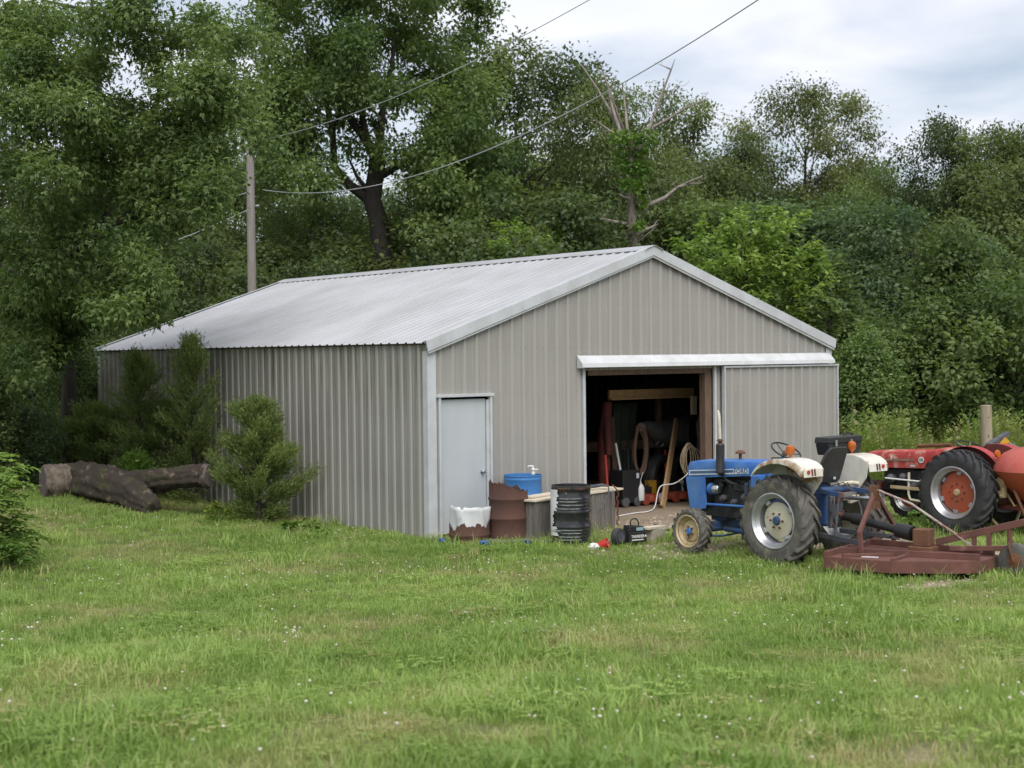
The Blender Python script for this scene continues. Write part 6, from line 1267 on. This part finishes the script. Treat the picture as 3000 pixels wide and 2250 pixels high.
# black wheeled cabinet, jug, mower decks, spray bottle
q = inp(*ze(640, 1480), 1.35); x, y = float(q[0]), float(q[1]); cbt = thing('black_cart', 'black wheeled tool cart with small white sticker', 'cart', (x, y, .012)); MB().box((0, .1, .36), (.42, .36, .58)).build('body', M['blackplas'], cbt, smooth=0, bevel=.015); MB().box((.14, -.084, .55), (.06, .006, .09)).build('sticker', M['decal'], cbt, smooth=0); MB().tube([(.18, .2, .6), (.2, .24, 1.0), (.12, .24, 1.04)], .014, 8).build('handle', M['blackplas'], cbt)
for x_ in (-.14, .14): MB().lathe([(.03, -.02), (.085, -.025), (.09, 0), (.085, .025), (.03, .03), (0, .03)], (x_, -.06, .09), (0, -1, 0), 20).build('wheel', M['grimegrey'], cbt)
q = inp(*ze(750, 1380), 1.3); jg = thing('plastic_jug', 'white translucent jug hanging beside the black cart', 'jug', (float(q[0]), float(q[1]), float(q[2]))); MB().lathe([(.07, 0), (.075, .02), (.075, .22), (.05, .28), (.02, .31), (.02, .34), (0, .34)], (0, 0, 0), (0, 0, 1), 18).build('bottle', M['white'], jg); MB().tube([(0, 0, .33), (.03, 0, .42), (.07, 0, .5)], .007, 6).build('hook', M['steel'], jg)
q = inp(*ze(1150, 1365), 1.8); spb = thing('spray_bottle', 'white trigger spray bottle on the low shelf', 'bottle', (float(q[0]), float(q[1]), float(q[2]))); MB().lathe([(.065, 0), (.07, .02), (.066, .1), (.045, .18), (.02, .26), (.018, .30), (0, .30)], (0, 0, 0), (0, 0, 1), 20).build('bottle', M['white'], spb); MB().prism([(-.05, .30), (.04, .30), (.055, .33), (.02, .37), (-.06, .37)], 1, -.016, .016).build('trigger_head', M['white'], spb, smooth=0, bevel=.006); MB().tube([(.04, 0, .32), (.06, 0, .28), (.055, 0, .26)], .007, 6).build('trigger', M['white'], spb)
M['mowerred'] = mat('mower_red', (.36, .07, .035), .5, var=(.25, .06, .04), vs=6)
for k, (px, py, yy, lab) in enumerate(((800, 1450, 1.5, 'small red push mower left of the leaning plank'), (1090, 1460, 1.5, 'small red mower deck right of the leaning plank'))):
    q = inp(*ze(px, py), yy); x, y = float(q[0]), float(q[1]); e = thing('push_mower', lab, 'mower', (x, y, .012), group='push mowers in the barn'); MB().lathe([(.26, .06), (.27, .10), (.24, .17), (.12, .19), (0, .19)], (0, 0, 0), (0, 0, 1), 24).build('deck', M['mowerred'], e); MB().box((0, .02, .25), (.2, .2, .14)).build('engine', M['grease'], e, smooth=0, bevel=.02)
    for x_ in (-.20, .22): MB().lathe([(.03, -.03), (.10, -.028), (.105, 0), (.10, .028), (.05, .035), (.0, .035)], (x_, -.22, .105), (.15, -1, 0), 22).build('wheel', M['white'] if (k == 0 and x_ > 0) else M['mowerred'], e)
# white cord across the floor and up
q = [inp(*ze(*p_), y_) for p_, y_ in (((540, 1500), .2), ((700, 1490), .35), ((830, 1490), .4), ((890, 1440), .55), ((920, 1300), .6), ((960, 1235), .62), ((1080, 1215), .6), ((1180, 1150), .45), ((1230, 1090), .4))]
for v in q[:3]: v[2] = .03
o3 = np.array(q[0]); wc = thing('white_cable', 'white power cord trailing from the floor up past the plank', 'cord', tuple(float(v) for v in o3)); MB().tube(smooth_path(loc_(o3, q)), .009, 7).build('cable', M['white'], wc)
q = inp(*ze(1190, 1000), .7); o3 = np.array(q); wr = E_('tan_cord', 'loose loops of tan cord hanging inside the door post', 'cord', q); mb = MB()
for k in range(5): mb.tube([(.13*math.sin(a)*(1+.1*k)+.04*k, -.01*k, .02+.26*math.cos(a)+.05*math.sin(2*a+k)) for a in np.linspace(0, 6.28, 24)[:-1]], .008, 6, closed=True)
mb.build('loops', mat('cord_tan', (.45, .37, .25), .7), wr)
q = inp(*ze(1345, 760), .9); gp = E_('grey_guitar_board', 'grey padded board hanging beside the door post', 'board', q); mb = MB(); mb.prism([(-.06, -.55), (.03, -.55), (.06, -.1), (.15, .15), (.14, .36), (-.02, .40), (-.12, .25), (-.09, 0)], 1, -.02, .03); mb.build('panel', M['grimegrey'], gp, smooth=0, bevel=.01); MB().prism([(-.03, -.5), (.02, -.5), (.05, 0), (.12, .2), (.08, .34), (.0, .3)], 1, -.03, -.021).build('pale_facing', M['decal'], gp, smooth=0)
q = inp(*ze(820, 1000), 2.5); x, y = float(q[0]), float(q[1]); sk = thing('brown_crate', 'brown wooden crate on the floor under the shelf', 'crate', (x, y, .012))
for z in (.08, .22, .36, .5): MB().box((0, 0, z), (.5, .4, .11)).build('slat', M['wood'], sk, smooth=0, bevel=.004)
# an old machine and boxes fill the dark behind the shelf
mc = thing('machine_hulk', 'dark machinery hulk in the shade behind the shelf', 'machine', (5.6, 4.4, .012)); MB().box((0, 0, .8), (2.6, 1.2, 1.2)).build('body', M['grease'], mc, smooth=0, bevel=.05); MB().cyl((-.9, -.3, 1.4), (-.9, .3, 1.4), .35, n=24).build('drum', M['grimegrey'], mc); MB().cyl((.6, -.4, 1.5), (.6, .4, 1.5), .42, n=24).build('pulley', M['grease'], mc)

# more stored odds and ends, each standing on the floor or on the shelf board
def odd(name, label, cat, px, py, yy, build, floor=False):
    q = inp(*ze(px, py), yy); e = thing(name, label, cat, (float(q[0]), float(q[1]), .012 if floor else 1.107)); build(e)
odd('paint_can', 'dented grey paint can on the shelf behind the funnel', 'can', 700, 780, 2.55, lambda e: MB().lathe([(.085, 0), (.09, .01), (.085, .03), (.085, .19), (.09, .2), (.07, .205), (0, .2)], (0, 0, 0), (0, 0, 1), 20).build('wall', M['grimegrey'], e))
odd('cardboard_box', 'brown cardboard box on the shelf near the green tarp', 'box', 690, 800, 2.8, lambda e: MB().box((0, 0, .13), (.3, .26, .26)).build('carton', M['plank'], e, smooth=0, bevel=.004))
odd('gear_wheel', 'dark iron pulley wheel leaning on the shelf right of the plank', 'wheel', 1190, 800, 2.75, lambda e: MB().lathe([(.05, -.03), (.2, -.03), (.22, -.04), (.22, .04), (.2, .03), (.05, .03)], (0, 0, .22), (.4, -1, 0), 24).build('casting', M['grimegrey'], e))
odd('oil_canister', 'yellow-brown oil canister under the shelf by the coiled cord', 'canister', 850, 1180, 1.75, lambda e: MB().box((0, 0, .2), (.2, .12, .38)).build('tin', M['yellow'], e, smooth=0, bevel=.01), True)
odd('grey_bucket', 'grey bucket on the floor between cart and tyre', 'bucket', 720, 1480, 1.75, lambda e: MB().lathe([(.11, 0), (.15, .28), (.155, .29), (.14, .28), (.10, .02), (0, .02)], (0, 0, 0), (0, 0, 1), 22).build('wall', M['grimegrey'], e), True)
def lean(label, a, b, ya, yb, wd, mt):
    p0, p1 = inp(*ze(*a), ya), inp(*ze(*b), yb); p0[2] = .03; e = thing('leaning_board', label, 'board', (float(p0[0]), float(p0[1]), .012), group='boards leaning inside'); MB().bar((0, 0, 0), tuple(np.array(p1)-np.array(p0)), wd, .025, (0, 1, .4)).build('board', mt, e, smooth=0, bevel=.003)
lean('dark thin board leaning left of the green tarp', (520, 1420), (470, 560), 2.0, 2.25, .12, M['wood']); lean('grey narrow board leaning behind the coiled cord', (830, 1420), (815, 830), 1.95, 2.22, .08, M['greyplank']); lean('dark board leaning at the right inside the door post', (1290, 1420), (1340, 480), 1.1, 1.4, .10, M['wood'])
odd('engine_lump', 'greasy engine block on the floor behind the push mowers', 'engine', 960, 1400, 2.5, lambda e: (MB().box((0, 0, .28), (.5, .4, .36)).build('block', M['grease'], e, smooth=0, bevel=.03), MB().cyl((-.1, -.2, .35), (-.1, -.32, .35), .12, n=18).build('flywheel', M['grimegrey'], e), MB().cyl((.12, 0, .46), (.12, 0, .62), .07, n=14).build('cylinder', M['grimegrey'], e)), True)
